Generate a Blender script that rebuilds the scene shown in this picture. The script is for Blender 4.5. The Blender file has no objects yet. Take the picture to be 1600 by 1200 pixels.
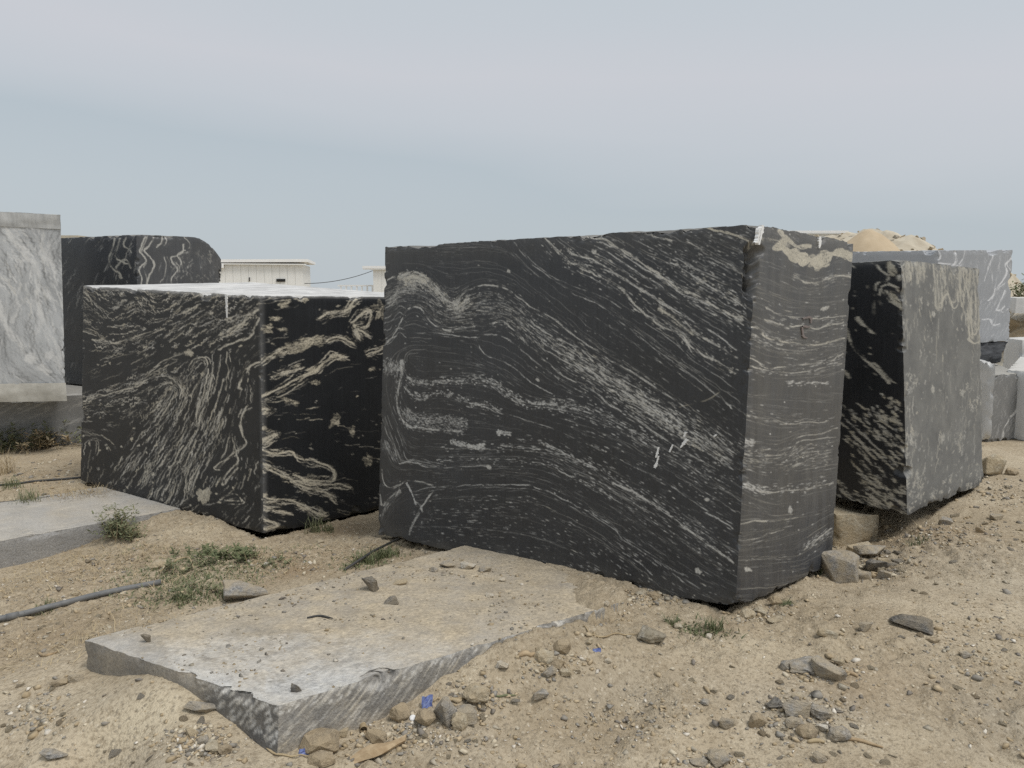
import bpy, bmesh, math, random
import numpy as np
from mathutils import Vector, Matrix

# ----------------------------------------------------------------------------
# camera, sky, sun, exposure
# ----------------------------------------------------------------------------
scene = bpy.context.scene
F_PX, CX, CY, HOR = 1109.0, 800.0, 600.0, 455.0
CAM = np.array([0.0, 0.0, 1.6])
PITCH = math.atan((CY - HOR) / F_PX)
cam_data = bpy.data.cameras.new('camera')
cam_data.sensor_width = 36.0
cam_data.lens = 36.0 * F_PX / 1600.0
cam_data.clip_start = 0.05
cam_data.clip_end = 3000.0
cam = bpy.data.objects.new('camera', cam_data)
scene.collection.objects.link(cam)
cam.location = CAM
cam.rotation_euler = (math.pi / 2 - PITCH, 0, 0)
scene.camera = cam

SUN_EL, SUN_AZ = math.radians(62), math.radians(125)      # azimuth clockwise from +Y: behind the camera, to the right
sun_dir = Vector((math.sin(SUN_AZ) * math.cos(SUN_EL), math.cos(SUN_AZ) * math.cos(SUN_EL), math.sin(SUN_EL)))
world = bpy.data.worlds.new('World')
scene.world = world
world.use_nodes = True
wn, wl = world.node_tree.nodes, world.node_tree.links
wn.clear()
w_out = wn.new('ShaderNodeOutputWorld')
w_bg = wn.new('ShaderNodeBackground')
w_bg.inputs['Strength'].default_value = 0.1
w_sky = wn.new('ShaderNodeTexSky')
w_sky.sky_type = 'NISHITA'
w_sky.sun_disc = False
w_sky.sun_elevation = SUN_EL
w_sky.sun_rotation = SUN_AZ
w_sky.dust_density = 4.0
w_tc = wn.new('ShaderNodeTexCoord')
w_map = wn.new('ShaderNodeMapping')                        # long thin veils of stratus
w_map.inputs['Rotation'].default_value = (0.0, 0.07, 0.3)
w_map.inputs['Scale'].default_value = (0.9, 0.9, 5.5)
w_noise = wn.new('ShaderNodeTexNoise')
w_noise.inputs['Scale'].default_value = 1.15
w_noise.inputs['Detail'].default_value = 3.0
w_noise.inputs['Roughness'].default_value = 0.45
w_sep = wn.new('ShaderNodeSeparateXYZ')                    # layers of stratus: brighter veil above a bluer, hazier band
wl.new(w_tc.outputs['Generated'], w_sep.inputs[0])
def w_math(op, a, b):
    m = wn.new('ShaderNodeMath'); m.operation = op
    for k, v in enumerate((a, b)):
        if hasattr(v, 'is_output'): wl.new(v, m.inputs[k])
        else: m.inputs[k].default_value = v
    return m.outputs[0]
w_f = w_math('ADD', w_math('ADD', w_sep.outputs['Z'], w_math('MULTIPLY', w_sep.outputs['X'], 0.075)), w_math('MULTIPLY', w_math('SUBTRACT', w_noise.outputs['Fac'], 0.5), 0.16))
w_ramp = wn.new('ShaderNodeValToRGB')
w_el = w_ramp.color_ramp.elements
for _ in range(4): w_el.new(0.5)
for e, (p, c) in zip(w_el, ((0.0, (3.88, 4.26, 4.50)), (0.145, (3.58, 4.02, 4.32)), (0.205, (4.18, 4.42, 4.68)), (0.27, (4.50, 4.60, 4.84)), (0.37, (4.18, 4.52, 4.78)), (1.0, (4.7, 4.92, 5.15)))):
    e.position = p; e.color = (*c, 1)
w_mix = wn.new('ShaderNodeMix')
w_mix.data_type = 'RGBA'
w_mix.inputs[0].default_value = 0.9
wl.new(w_tc.outputs['Generated'], w_map.inputs['Vector'])
wl.new(w_map.outputs['Vector'], w_noise.inputs['Vector'])
wl.new(w_f, w_ramp.inputs['Fac'])
wl.new(w_sky.outputs['Color'], w_mix.inputs[6])
wl.new(w_ramp.outputs['Color'], w_mix.inputs[7])
wl.new(w_mix.outputs[2], w_bg.inputs['Color'])
wl.new(w_bg.outputs['Background'], w_out.inputs['Surface'])

sun_data = bpy.data.lights.new('sun', 'SUN')
sun_data.energy = 1.5
sun_data.angle = math.radians(22)
sun_data.color = (1.0, 0.96, 0.9)
sun = bpy.data.objects.new('sun', sun_data)
scene.collection.objects.link(sun)
sun.rotation_euler = sun_dir.to_track_quat('Z', 'Y').to_euler()
sun.location = (8, -8, 12)

scene.view_settings.view_transform = 'Standard'
scene.view_settings.look = 'None'
scene.view_settings.exposure = 0.46
scene.view_settings.gamma = 1.0
scene.view_settings.use_curve_mapping = False
scene.cycles.max_bounces = 5
scene.cycles.use_denoising = False

random.seed(7)
RNG = np.random.default_rng(7)
COL = scene.collection

# ----------------------------------------------------------------------------
# maths helpers
# ----------------------------------------------------------------------------
_F = np.array([0, math.cos(PITCH), -math.sin(PITCH)])
_U = np.array([0, math.sin(PITCH), math.cos(PITCH)])
_R = np.array([1.0, 0, 0])

def ray(px, py):
    return _F + (px - CX) / F_PX * _R - (py - CY) / F_PX * _U

def P(px, py, Y):
    d = ray(px, py)
    return CAM + d * (Y / d[1])

def on_plane(px, py, p0, n):
    d = ray(px, py)
    return CAM + d * (np.dot(np.asarray(p0) - CAM, n) / np.dot(d, n))

def proj(p):
    q = np.asarray(p, float) - CAM
    f = q @ _F
    return np.stack([CX + F_PX * (q @ _R) / f, CY - F_PX * (q @ _U) / f], -1)

def smooth(a, b, x):
    t = np.clip((x - a) / (b - a), 0, 1)
    return t * t * (3 - 2 * t)

_PERM = np.random.default_rng(1234).permutation(256).astype(np.int32)
_PERM = np.concatenate([_PERM, _PERM])
_VAL = np.random.default_rng(4321).random(512).astype(np.float32)

def vnoise(p, seed=0):
    """smooth value noise in -1..1 for an (n,3) array"""
    p = np.asarray(p, np.float32) if np.abs(p).max(initial=0) < 4000 else np.asarray(p, float)
    fl = np.floor(p)
    f = (p - fl)
    i = (fl.astype(np.int64) & 255).astype(np.int32)
    f = f * f * f * (f * (f * 6 - 15) + 10)
    x0, y0, z0 = i[:, 0], i[:, 1], (i[:, 2] + seed * 37) & 255
    x1, y1, z1 = (x0 + 1) & 255, (y0 + 1) & 255, (z0 + 1) & 255
    fx, fy, fz = f[:, 0], f[:, 1], f[:, 2]
    ax, bx = _PERM[x0], _PERM[x1]
    def lay(z, az):
        v00, v10, v01, v11 = _VAL[_PERM[az[0]] + z], _VAL[_PERM[az[1]] + z], _VAL[_PERM[az[2]] + z], _VAL[_PERM[az[3]] + z]
        a = v00 + (v10 - v00) * fx
        b = v01 + (v11 - v01) * fx
        return a + (b - a) * fy
    az = (ax + y0, bx + y0, ax + y1, bx + y1)
    l0 = lay(z0, az); l1 = lay(z1, az)
    return (l0 + (l1 - l0) * fz).astype(float) * 2 - 1

def fbm(p, octaves=4, seed=0, gain=0.5):
    p = np.asarray(p, float)
    r, a, s = 0, 1.0, 0
    for k in range(octaves):
        r = r + a * vnoise(p * (2.03 ** k) + 17.3 * k, seed + k)
        s += a
        a *= gain
    return r / s

def fbm2(x, y, freq, octaves=4, seed=0, gain=0.5):
    q = np.stack([np.ravel(x) * freq, np.ravel(y) * freq, np.full(np.size(x), seed * 3.71)], -1)
    return fbm(q, octaves, seed, gain).reshape(np.shape(x))

# ----------------------------------------------------------------------------
# object helpers
# ----------------------------------------------------------------------------
def tag(o, label=None, cat=None, group=None, kind=None):
    if label: o['label'] = label
    if cat: o['category'] = cat
    if group: o['group'] = group
    if kind: o['kind'] = kind
    return o

def link(o, parent=None):
    COL.objects.link(o)
    if parent is not None:
        o.parent = parent
    return o

def mesh_obj(name, verts, faces, mat=None, parent=None, smooth_shade=False, loc=None):
    me = bpy.data.meshes.new(name)
    v = np.asarray(verts, float)
    if loc is not None:
        v = v - np.asarray(loc)
    faces = [tuple(int(i) for i in f) for f in faces] if not isinstance(faces, np.ndarray) else faces
    if isinstance(faces, np.ndarray):
        n = faces.shape[1]
        me.vertices.add(len(v)); me.vertices.foreach_set('co', v.astype(np.float32).ravel())
        me.loops.add(faces.size); me.loops.foreach_set('vertex_index', faces.astype(np.int32).ravel())
        me.polygons.add(len(faces))
        me.polygons.foreach_set('loop_start', np.arange(0, faces.size, n, dtype=np.int32))
        me.update(calc_edges=True)
    else:
        me.from_pydata([tuple(x) for x in v], [], faces)
        me.update()
    if smooth_shade:
        me.polygons.foreach_set('use_smooth', np.ones(len(me.polygons), bool))
    if mat: me.materials.append(mat)
    o = bpy.data.objects.new(name, me)
    if loc is not None: o.location = loc
    return link(o, parent)

def set_attr(me, name, arr):
    a = me.attributes.new(name, 'FLOAT_COLOR', 'POINT')
    a.data.foreach_set('color', np.asarray(arr, np.float32).ravel())

def empty(name, loc):
    o = bpy.data.objects.new(name, None)
    o.location = loc
    o.empty_display_size = 0.1
    return link(o)

def box_verts(lo, hi):
    x0, y0, z0 = lo; x1, y1, z1 = hi
    v = [(x0, y0, z0), (x1, y0, z0), (x1, y1, z0), (x0, y1, z0), (x0, y0, z1), (x1, y0, z1), (x1, y1, z1), (x0, y1, z1)]
    f = [(0, 3, 2, 1), (4, 5, 6, 7), (0, 1, 5, 4), (1, 2, 6, 5), (2, 3, 7, 6), (3, 0, 4, 7)]
    return v, f

def box(name, lo, hi, mat, parent=None):
    v, f = box_verts(lo, hi)
    return mesh_obj(name, v, f, mat, parent)

def tube(name, pts, rad, mat, parent=None, sides=8, cap=True):
    pts = np.asarray(pts, float)
    n = len(pts)
    rad = np.broadcast_to(np.asarray(rad, float), (n,))
    verts, faces = [], []
    for i in range(n):
        t = pts[min(i + 1, n - 1)] - pts[max(i - 1, 0)]
        t = t / (np.linalg.norm(t) + 1e-9)
        a = np.cross(t, [0, 0, 1.0])
        if np.linalg.norm(a) < 1e-3: a = np.cross(t, [1.0, 0, 0])
        a /= np.linalg.norm(a); b = np.cross(a, t)
        for k in range(sides):
            an = 2 * math.pi * k / sides
            verts.append(pts[i] + rad[i] * (math.cos(an) * a + math.sin(an) * b))
    for i in range(n - 1):
        for k in range(sides):
            k2 = (k + 1) % sides
            faces.append((i * sides + k, i * sides + k2, (i + 1) * sides + k2, (i + 1) * sides + k))
    if cap:
        faces.append(tuple(range(sides))[::-1]); faces.append(tuple((n - 1) * sides + k for k in range(sides)))
    return mesh_obj(name, verts, faces, mat, parent, smooth_shade=True)

def spline(pts, n):
    pts = np.asarray(pts, float)
    if len(pts) < 3:
        t = np.linspace(0, 1, n)[:, None]
        return pts[0] * (1 - t) + pts[-1] * t
    q = np.vstack([2 * pts[0] - pts[1], pts, 2 * pts[-1] - pts[-2]])
    s = np.linspace(0, len(pts) - 1 - 1e-6, n)
    i = s.astype(int); f = (s - i)[:, None]
    a, b, c, d = q[i], q[i + 1], q[i + 2], q[i + 3]
    return 0.5 * (2 * b + (c - a) * f + (2 * a - 5 * b + 4 * c - d) * f ** 2 + (3 * b - a - 3 * c + d) * f ** 3)

# ----------------------------------------------------------------------------
# materials
# ----------------------------------------------------------------------------
class N:
    """tiny node-graph helper"""
    def __init__(self, name):
        self.m = bpy.data.materials.new(name)
        self.m.use_nodes = True
        self.t = self.m.node_tree
        self.t.nodes.clear()
        self.out = self.t.nodes.new('ShaderNodeOutputMaterial')
        self.b = self.t.nodes.new('ShaderNodeBsdfPrincipled')
        self.t.links.new(self.b.outputs[0], self.out.inputs['Surface'])
    def new(self, typ, **kw):
        n = self.t.nodes.new(typ)
        for k, v in kw.items(): setattr(n, k, v)
        return n
    def put(self, sock, val):
        if hasattr(val, 'is_output'): self.t.links.new(val, sock)
        elif isinstance(val, (tuple, list)) and len(val) == 3 and sock.type == 'RGBA': sock.default_value = (*val, 1)
        else: sock.default_value = val
    def coord(self, kind='Object', scale=None, rot=None):
        c = self.new('ShaderNodeTexCoord').outputs[kind]
        if scale is None and rot is None: return c
        mp = self.new('ShaderNodeMapping')
        self.put(mp.inputs['Vector'], c)
        if scale is not None: mp.inputs['Scale'].default_value = scale
        if rot is not None: mp.inputs['Rotation'].default_value = rot
        return mp.outputs[0]
    def noise(self, vec, scale, detail=4, rough=0.55, dist=0.0):
        n = self.new('ShaderNodeTexNoise')
        self.put(n.inputs['Vector'], vec)
        n.inputs['Scale'].default_value = scale; n.inputs['Detail'].default_value = detail
        n.inputs['Roughness'].default_value = rough; n.inputs['Distortion'].default_value = dist
        return n.outputs['Fac']
    def voronoi(self, vec, scale, feature='F1', out='Distance'):
        n = self.new('ShaderNodeTexVoronoi', feature=feature)
        self.put(n.inputs['Vector'], vec); n.inputs['Scale'].default_value = scale
        return n.outputs[out]
    def ramp(self, fac, *stops):
        n = self.new('ShaderNodeValToRGB')
        e = n.color_ramp.elements
        while len(e) < len(stops): e.new(0.5)
        for i, (p, c) in enumerate(stops):
            e[i].position = p
            e[i].color = (*c, 1) if isinstance(c, tuple) else (c, c, c, 1)
        self.put(n.inputs[0], fac)
        return n.outputs[0]
    def mix(self, fac, a, b, mode='MIX'):
        n = self.new('ShaderNodeMix', data_type='RGBA', blend_type=mode)
        self.put(n.inputs[0], fac); self.put(n.inputs[6], a); self.put(n.inputs[7], b)
        return n.outputs[2]
    def math(self, op, a, b=0.0, clamp=False):
        n = self.new('ShaderNodeMath', operation=op, use_clamp=clamp)
        self.put(n.inputs[0], a); self.put(n.inputs[1], b)
        return n.outputs[0]
    def attr(self, name):
        n = self.new('ShaderNodeAttribute', attribute_name=name)
        s = self.new('ShaderNodeSeparateColor')
        self.put(s.inputs[0], n.outputs['Color'])
        return s.outputs[0], s.outputs[1], s.outputs[2], n.outputs['Alpha']
    def bump(self, height, strength=0.3, dist=0.01, base=None):
        n = self.new('ShaderNodeBump')
        n.inputs['Strength'].default_value = strength; n.inputs['Distance'].default_value = dist
        self.put(n.inputs['Height'], height)
        if base is not None: self.put(n.inputs['Normal'], base)
        return n.outputs[0]
    def done(self, color, rough=0.8, normal=None, spec=0.5, metal=0.0):
        self.put(self.b.inputs['Base Color'], color)
        self.put(self.b.inputs['Roughness'], rough)
        self.b.inputs['Specular IOR Level'].default_value = spec
        self.b.inputs['Metallic'].default_value = metal
        if normal is not None: self.put(self.b.inputs['Normal'], normal)
        return self.m

def stone_mat(name, dark_a, dark_b, white, cream, dust, rough=0.5, grain=140, saw=0.25, spec=0.5, gritty=False):
    """sawn gneiss: the mineral layers come from the 'pattern' attribute (vein, cream, tone, dust)"""
    n = N(name)
    v, c, tone, d = n.attr('pattern')
    co = n.coord('Object')
    g1 = n.noise(co, grain, 3, 0.7)
    g2 = n.noise(co, 2.2, 4, 0.6)
    saw_v = n.noise(n.coord('Object', scale=(55, 55, 1.6)), 1.0, 3, 0.6)
    base = n.mix(n.ramp(g1, (0.3, 0.0), (0.72, 1.0)), dark_a, dark_b)
    base = n.mix(1.0, base, n.ramp(n.math('ADD', n.math('MULTIPLY', g2, 0.35), n.math('MULTIPLY', saw_v, 0.5)), (0.2, 1 - min(0.38, 1.5 * saw)), (0.65, 1 + min(0.38, 1.5 * saw))), 'MULTIPLY')
    tn = n.new('ShaderNodeCombineColor')
    for i in range(3): n.put(tn.inputs[i], n.math('MULTIPLY', tone, 2.0))
    base = n.mix(1.0, base, tn.outputs[0], 'MULTIPLY')
    vc = n.mix(c, white, cream)
    vc = n.mix(n.ramp(g1, (0.3, 0.6), (0.5, 0.0)), vc, n.mix(0.5, vc, dark_b))
    vv = n.math('MULTIPLY', v, n.ramp(n.noise(co, grain * 0.6, 3, 0.7), (0.25, 0.55), (0.6, 1.0)), True)
    col = n.mix(vv, base, vc)
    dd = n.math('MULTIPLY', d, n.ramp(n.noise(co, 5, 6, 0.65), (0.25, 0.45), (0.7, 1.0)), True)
    if gritty:
        fn = n.noise(co, 55, 5, 0.72)
        dust = n.mix(n.ramp(fn, (0.3, 0.0), (0.66, 1.0)), tuple(0.5 * v_ for v_ in dust), tuple(1.15 * v_ for v_ in dust))
        dust = n.mix(n.ramp(n.noise(co, 7, 6, 0.72), (0.5, 0.0), (0.66, 0.55)), dust, (0.30, 0.245, 0.17))
        dust = n.mix(n.ramp(n.noise(co, 3.1, 5, 0.7), (0.5, 0.0), (0.75, 0.4)), dust, (0.36, 0.32, 0.26))
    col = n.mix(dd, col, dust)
    h = n.math('ADD', n.math('MULTIPLY', saw_v, saw), n.math('MULTIPLY', g1, 0.25))
    r = n.math('ADD', n.math('MULTIPLY', g2, 0.2), n.math('ADD', n.math('MULTIPLY', d, 0.35), rough - 0.1), True)
    if gritty: return n.done(col, r, n.bump(n.math('ADD', fn, n.math('MULTIPLY', n.noise(co, 12, 4, 0.6), 1.2)), 0.6, 0.012), 0.25)
    return n.done(col, r, n.bump(h, 0.22, 0.004), spec)

def rock_mat(name, a, b, dust, scale=18, band=0.0):
    n = N(name)
    co = n.coord('Object')
    scale = scale * 2.6
    rnd = n.new('ShaderNodeObjectInfo').outputs['Random']
    off = n.new('ShaderNodeVectorMath', operation='ADD')
    n.put(off.inputs[0], co)
    cmb = n.new('ShaderNodeCombineXYZ')
    for i in range(3): n.put(cmb.inputs[i], n.math('MULTIPLY', rnd, 31.0 * (i + 1)))
    n.put(off.inputs[1], cmb.outputs[0])
    v = off.outputs[0]
    st = n.new('ShaderNodeMapping'); n.put(st.inputs[0], v); st.inputs['Scale'].default_value = (1, 1, 1 + 7 * band); st.inputs['Rotation'].default_value = (0.5, 0.3, 0.2)
    g = n.noise(st.outputs[0], scale, 5, 0.65, 0.4 * band)
    col = n.mix(n.ramp(g, (0.38, 0.0), (0.6, 1.0)), a, b)
    col = n.mix(n.ramp(n.noise(v, 130, 2, 0.6), (0.35, 0.35), (0.65, 0.0)), col, (0.03, 0.03, 0.03))
    col = n.mix(n.ramp(n.noise(v, 9, 5, 0.7), (0.36, 0.0), (0.58, 0.9)), col, dust)
    return n.done(col, 0.88, n.bump(n.math('ADD', n.noise(v, 45, 6, 0.75), g), 0.9, 0.012), 0.3)

def plain_mat(name, a, b, scale=20, rough=0.7, bump=0.15, spec=0.4, stretch=None):
    n = N(name)
    co = n.coord('Object', scale=stretch) if stretch else n.coord('Object')
    g = n.noise(co, scale, 5, 0.6)
    col = n.mix(n.ramp(g, (0.3, 0.0), (0.7, 1.0)), a, b)
    return n.done(col, rough, n.bump(n.noise(co, scale * 4, 4, 0.6), bump, 0.005), spec)

DUST = (0.36, 0.29, 0.2)
M_BLACK = stone_mat('black_gneiss', (0.0285, 0.0315, 0.0375), (0.060, 0.065, 0.075), (0.62, 0.62, 0.60), (0.66, 0.61, 0.48), (0.235, 0.224, 0.198), 0.42)
M_RIGHT = stone_mat('black_grey_gneiss', (0.0285, 0.0315, 0.0375), (0.060, 0.065, 0.075), (0.62, 0.62, 0.60), (0.66, 0.61, 0.48), (0.265, 0.264, 0.247), 0.42)
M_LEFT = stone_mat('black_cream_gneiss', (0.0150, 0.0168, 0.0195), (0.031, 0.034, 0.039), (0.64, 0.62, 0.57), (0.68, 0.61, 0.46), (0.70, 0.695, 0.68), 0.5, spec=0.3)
M_GREY = stone_mat('grey_gneiss', (0.21, 0.215, 0.22), (0.32, 0.325, 0.33), (0.72, 0.72, 0.71), (0.5, 0.47, 0.38), (0.40, 0.38, 0.33), 0.62, saw=0.06)
M_PALE = stone_mat('pale_grey_gneiss', (0.33, 0.345, 0.36), (0.48, 0.495, 0.505), (0.80, 0.805, 0.80), (0.5, 0.47, 0.38), (0.40, 0.38, 0.33), 0.62, saw=0.04)
M_BLUE = stone_mat('blue_grey_gneiss', (0.25, 0.262, 0.28), (0.355, 0.368, 0.385), (0.78, 0.79, 0.81), (0.6, 0.6, 0.58), (0.47, 0.49, 0.52), 0.6, saw=0.05)
M_SLAB = stone_mat('dusty_slab_stone', (0.10, 0.102, 0.105), (0.22, 0.22, 0.217), (0.68, 0.68, 0.66), (0.62, 0.56, 0.44), (0.58, 0.49, 0.35), 0.75, saw=0.1, gritty=True)
M_WHITE = stone_mat('white_marble', (0.55, 0.56, 0.57), (0.68, 0.68, 0.67), (0.8, 0.8, 0.8), (0.6, 0.58, 0.5), (0.5, 0.48, 0.43), 0.6, saw=0.1)
M_ROCK_GREY = rock_mat('grey_rock', (0.21, 0.212, 0.213), (0.45, 0.435, 0.405), (0.42, 0.355, 0.255), 16, 0.5)
M_ROCK_DARK = rock_mat('dark_rock', (0.04, 0.041, 0.045), (0.30, 0.295, 0.28), (0.28, 0.24, 0.18), 22, 1.0)
M_ROCK_PALE = rock_mat('pale_rock', (0.42, 0.36, 0.26), (0.58, 0.53, 0.42), (0.44, 0.36, 0.24), 14)
M_ROCK_WHITE = rock_mat('white_rock', (0.6, 0.57, 0.5), (0.74, 0.72, 0.67), (0.5, 0.43, 0.32), 14)
M_MOTTLE = rock_mat('mottled_rock', (0.025, 0.026, 0.028), (0.62, 0.6, 0.54), (0.3, 0.26, 0.19), 15)
M_ROCK_BROWN = rock_mat('brown_rock', (0.29, 0.235, 0.165), (0.47, 0.39, 0.275), (0.4, 0.32, 0.21), 14)
M_PAINT = plain_mat('white_paint', (0.74, 0.75, 0.75), (0.82, 0.82, 0.81), 40, 0.6)
M_PIPE = plain_mat('grey_plastic_pipe', (0.12, 0.125, 0.13), (0.2, 0.2, 0.195), 25, 0.6, 0.2)
M_HOSE = plain_mat('black_rubber_hose', (0.028, 0.03, 0.033), (0.07, 0.068, 0.062), 30, 0.6)
M_BLUE_PLASTIC = plain_mat('blue_plastic', (0.07, 0.1, 0.34), (0.25, 0.31, 0.5), 60, 0.4)
M_WOOD = plain_mat('dry_wood', (0.3, 0.21, 0.12), (0.46, 0.36, 0.23), 30, 0.85, 0.3, stretch=(1, 1, 1))
M_STRAW = plain_mat('dry_straw', (0.27, 0.2, 0.12), (0.52, 0.43, 0.27), 12, 0.85)
M_GREEN = plain_mat('green_leaf', (0.075, 0.095, 0.042), (0.17, 0.185, 0.09), 9, 0.7)
M_SAGE = plain_mat('sage_leaf', (0.12, 0.14, 0.075), (0.22, 0.22, 0.12), 9, 0.75)
M_SHED = plain_mat('white_painted_sheet', (0.80, 0.80, 0.77), (0.86, 0.86, 0.835), 3, 0.55, 0.05, stretch=(6, 6, 0.5))
M_ROOF = plain_mat('white_roof_sheet', (0.86, 0.86, 0.85), (0.9, 0.9, 0.89), 3, 0.5, 0.05)
M_DARK = plain_mat('dark_opening', (0.012, 0.012, 0.013), (0.02, 0.02, 0.02), 5, 0.8)
M_BEIGE = plain_mat('beige_roof_trim', (0.4, 0.36, 0.28), (0.55, 0.5, 0.4), 4, 0.7)

# ----------------------------------------------------------------------------
# mineral-pattern painter: strokes follow the foliation traced on each sawn face
# ----------------------------------------------------------------------------
class Paint:
    def __init__(s, quad_px, nu, nv, seed):
        s.nu, s.nv = nu, nv
        s.rng = np.random.default_rng(seed)
        q = np.asarray(quad_px, float)                 # TL, TR, BR, BL
        s.q = q
        uv = [(0, 0), (1, 0), (1, 1), (0, 1)]
        A, b = [], []
        for (x, y), (u, v) in zip(q, uv):
            A.append([x, y, 1, 0, 0, 0, -u * x, -u * y]); b.append(u)
            A.append([0, 0, 0, x, y, 1, -v * x, -v * y]); b.append(v)
        h = np.linalg.solve(np.array(A), np.array(b))
        s.H = np.append(h, 1).reshape(3, 3)
        s.w = np.zeros((nv, nu)); s.c = np.zeros((nv, nu)); s.d = np.zeros((nv, nu))
        uu, vv = np.meshgrid(np.linspace(0, 1, nu), np.linspace(0, 1, nv))
        Hi = np.linalg.inv(s.H)
        r = np.stack([uu, vv, np.ones_like(uu)], -1) @ Hi.T
        s.px = r[..., 0] / r[..., 2]; s.py = r[..., 1] / r[..., 2]
        s.uu, s.vv = uu, vv
        s.tone = 0.5 * np.ones((nv, nu)); s.dust = np.zeros((nv, nu))
        s.guides = []
        s._flow = None
        # area of a cell in photo pixels, for even coverage
        s.cell = abs(np.cross(q[1] - q[0], q[3] - q[0])) / (nu * nv)

    def splat(s, x, y, wt, arr):
        x = np.ravel(x); y = np.ravel(y); wt = np.broadcast_to(wt, x.shape) if np.ndim(wt) == 0 else np.ravel(wt)
        r = np.stack([x, y, np.ones_like(x)], -1) @ s.H.T
        u = r[:, 0] / r[:, 2] * (s.nu - 1); v = r[:, 1] / r[:, 2] * (s.nv - 1)
        ok = (u >= 0) & (v >= 0) & (u < s.nu - 1.001) & (v < s.nv - 1.001)
        u, v, wt = u[ok], v[ok], wt[ok]
        iu, iv = u.astype(int), v.astype(int)
        fu, fv = u - iu, v - iv
        flat = arr.ravel()
        for du, dv, k in ((0, 0, (1 - fu) * (1 - fv)), (1, 0, fu * (1 - fv)), (0, 1, (1 - fu) * fv), (1, 1, fu * fv)):
            flat += np.bincount((iv + dv) * s.nu + iu + du, k * wt, minlength=flat.size)

    def guide(s, *lines):
        for l in lines: s.guides.append(np.asarray(l, float))
        s._flow = None

    def flow(s, x, y):
        if s._flow is None:
            pts, ang = [], []
            for g in s.guides:
                q = spline(g, max(4, int(np.sum(np.hypot(*np.diff(g, axis=0).T)) / 8)))
                t = np.diff(q, axis=0)
                pts.append((q[1:] + q[:-1]) / 2); ang.append(np.arctan2(t[:, 1], t[:, 0]))
            pts = np.vstack(pts); ang = np.concatenate(ang)
            s.x0, s.x1 = s.q[:, 0].min() - 5, s.q[:, 0].max() + 5
            s.y0, s.y1 = s.q[:, 1].min() - 5, s.q[:, 1].max() + 5
            s.n = 56
            gx, gy = np.meshgrid(np.linspace(s.x0, s.x1, s.n), np.linspace(s.y0, s.y1, s.n))
            d2 = (gx[..., None] - pts[:, 0]) ** 2 + (gy[..., None] - pts[:, 1]) ** 2
            wt = 1 / (d2 + 60) ** 1.6
            s._flow = ((wt * np.cos(2 * ang)).sum(-1), (wt * np.sin(2 * ang)).sum(-1))
            m = np.hypot(*s._flow)
            s._flow = (s._flow[0] / m, s._flow[1] / m)
        fx = np.clip((x - s.x0) / (s.x1 - s.x0) * (s.n - 1), 0, s.n - 1.001)
        fy = np.clip((y - s.y0) / (s.y1 - s.y0) * (s.n - 1), 0, s.n - 1.001)
        ix, iy = fx.astype(int), fy.astype(int)
        fx, fy = fx - ix, fy - iy
        def b(a): return a[iy, ix] * (1 - fx) * (1 - fy) + a[iy, ix + 1] * fx * (1 - fy) + a[iy + 1, ix] * (1 - fx) * fy + a[iy + 1, ix + 1] * fx * fy
        a = 0.5 * np.arctan2(b(s._flow[1]), b(s._flow[0]))
        return np.cos(a), np.sin(a)

    def strokes(s, x, y, length, width, strength=0.7, cream=0.0, wig=0.0, wlen=14.0, target=None, step=0.7):
        """short mineral streaks grown along the foliation from seeds (x, y), all in photo pixels"""
        n = len(x)
        if n == 0: return
        length = np.broadcast_to(length, (n,)); width = np.broadcast_to(width, (n,)); strength = np.broadcast_to(strength, (n,))
        ph = s.rng.uniform(0, 6.28, n); ph2 = s.rng.uniform(0, 6.28, n)
        strength = strength ** 1.6
        wl_ = wlen * s.rng.uniform(0.6, 1.5, n); am = wig * s.rng.uniform(0.4, 1.4, n)
        cr = np.clip(s.rng.normal(cream, 0.25, n), 0, 1) if cream > 0 else np.zeros(n)
        k = int(np.max(length) / 2 / step) + 1
        for sgn in (1, -1):
            cx, cy = x.copy(), y.copy()
            px_, py_ = s.flow(cx, cy)
            px_, py_ = px_ * sgn, py_ * sgn
            for i in range(k):
                t = i * step
                live = t <= length / 2
                if not live.any(): break
                dx, dy = s.flow(cx, cy)
                flip = np.sign(dx * px_ + dy * py_); flip[flip == 0] = 1
                dx, dy = dx * flip, dy * flip
                px_, py_ = dx, dy
                tt = sgn * t / wl_ * 6.28
                off = am * (np.sin(tt + ph) + 0.6 * np.sin(2.3 * tt + ph2))
                wd = width * np.sqrt(np.clip(1 - (2 * t / length) ** 2, 0, 1))
                m = np.maximum(1, np.ceil(wd / 0.8)).astype(int)
                for j in range(int(m[live].max()) if live.any() else 0):
                    sel = live & (m > j)
                    jit = (s.rng.random(sel.sum()) - 0.5) * wd[sel]
                    o = off[sel] + jit
                    X = cx[sel] - dy[sel] * o; Y = cy[sel] + dx[sel] * o
                    wt = strength[sel] * 1.5 * step / s.cell ** 0.5 * np.where(width[sel] < 0.8, width[sel] / 0.8, 1)
                    if target is not None: s.splat(X, Y, wt, target)
                    else:
                        s.splat(X, Y, wt * (1 - cr[sel]), s.w); s.splat(X, Y, wt * cr[sel], s.c)
                cx = cx + dx * step; cy = cy + dy * step

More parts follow.
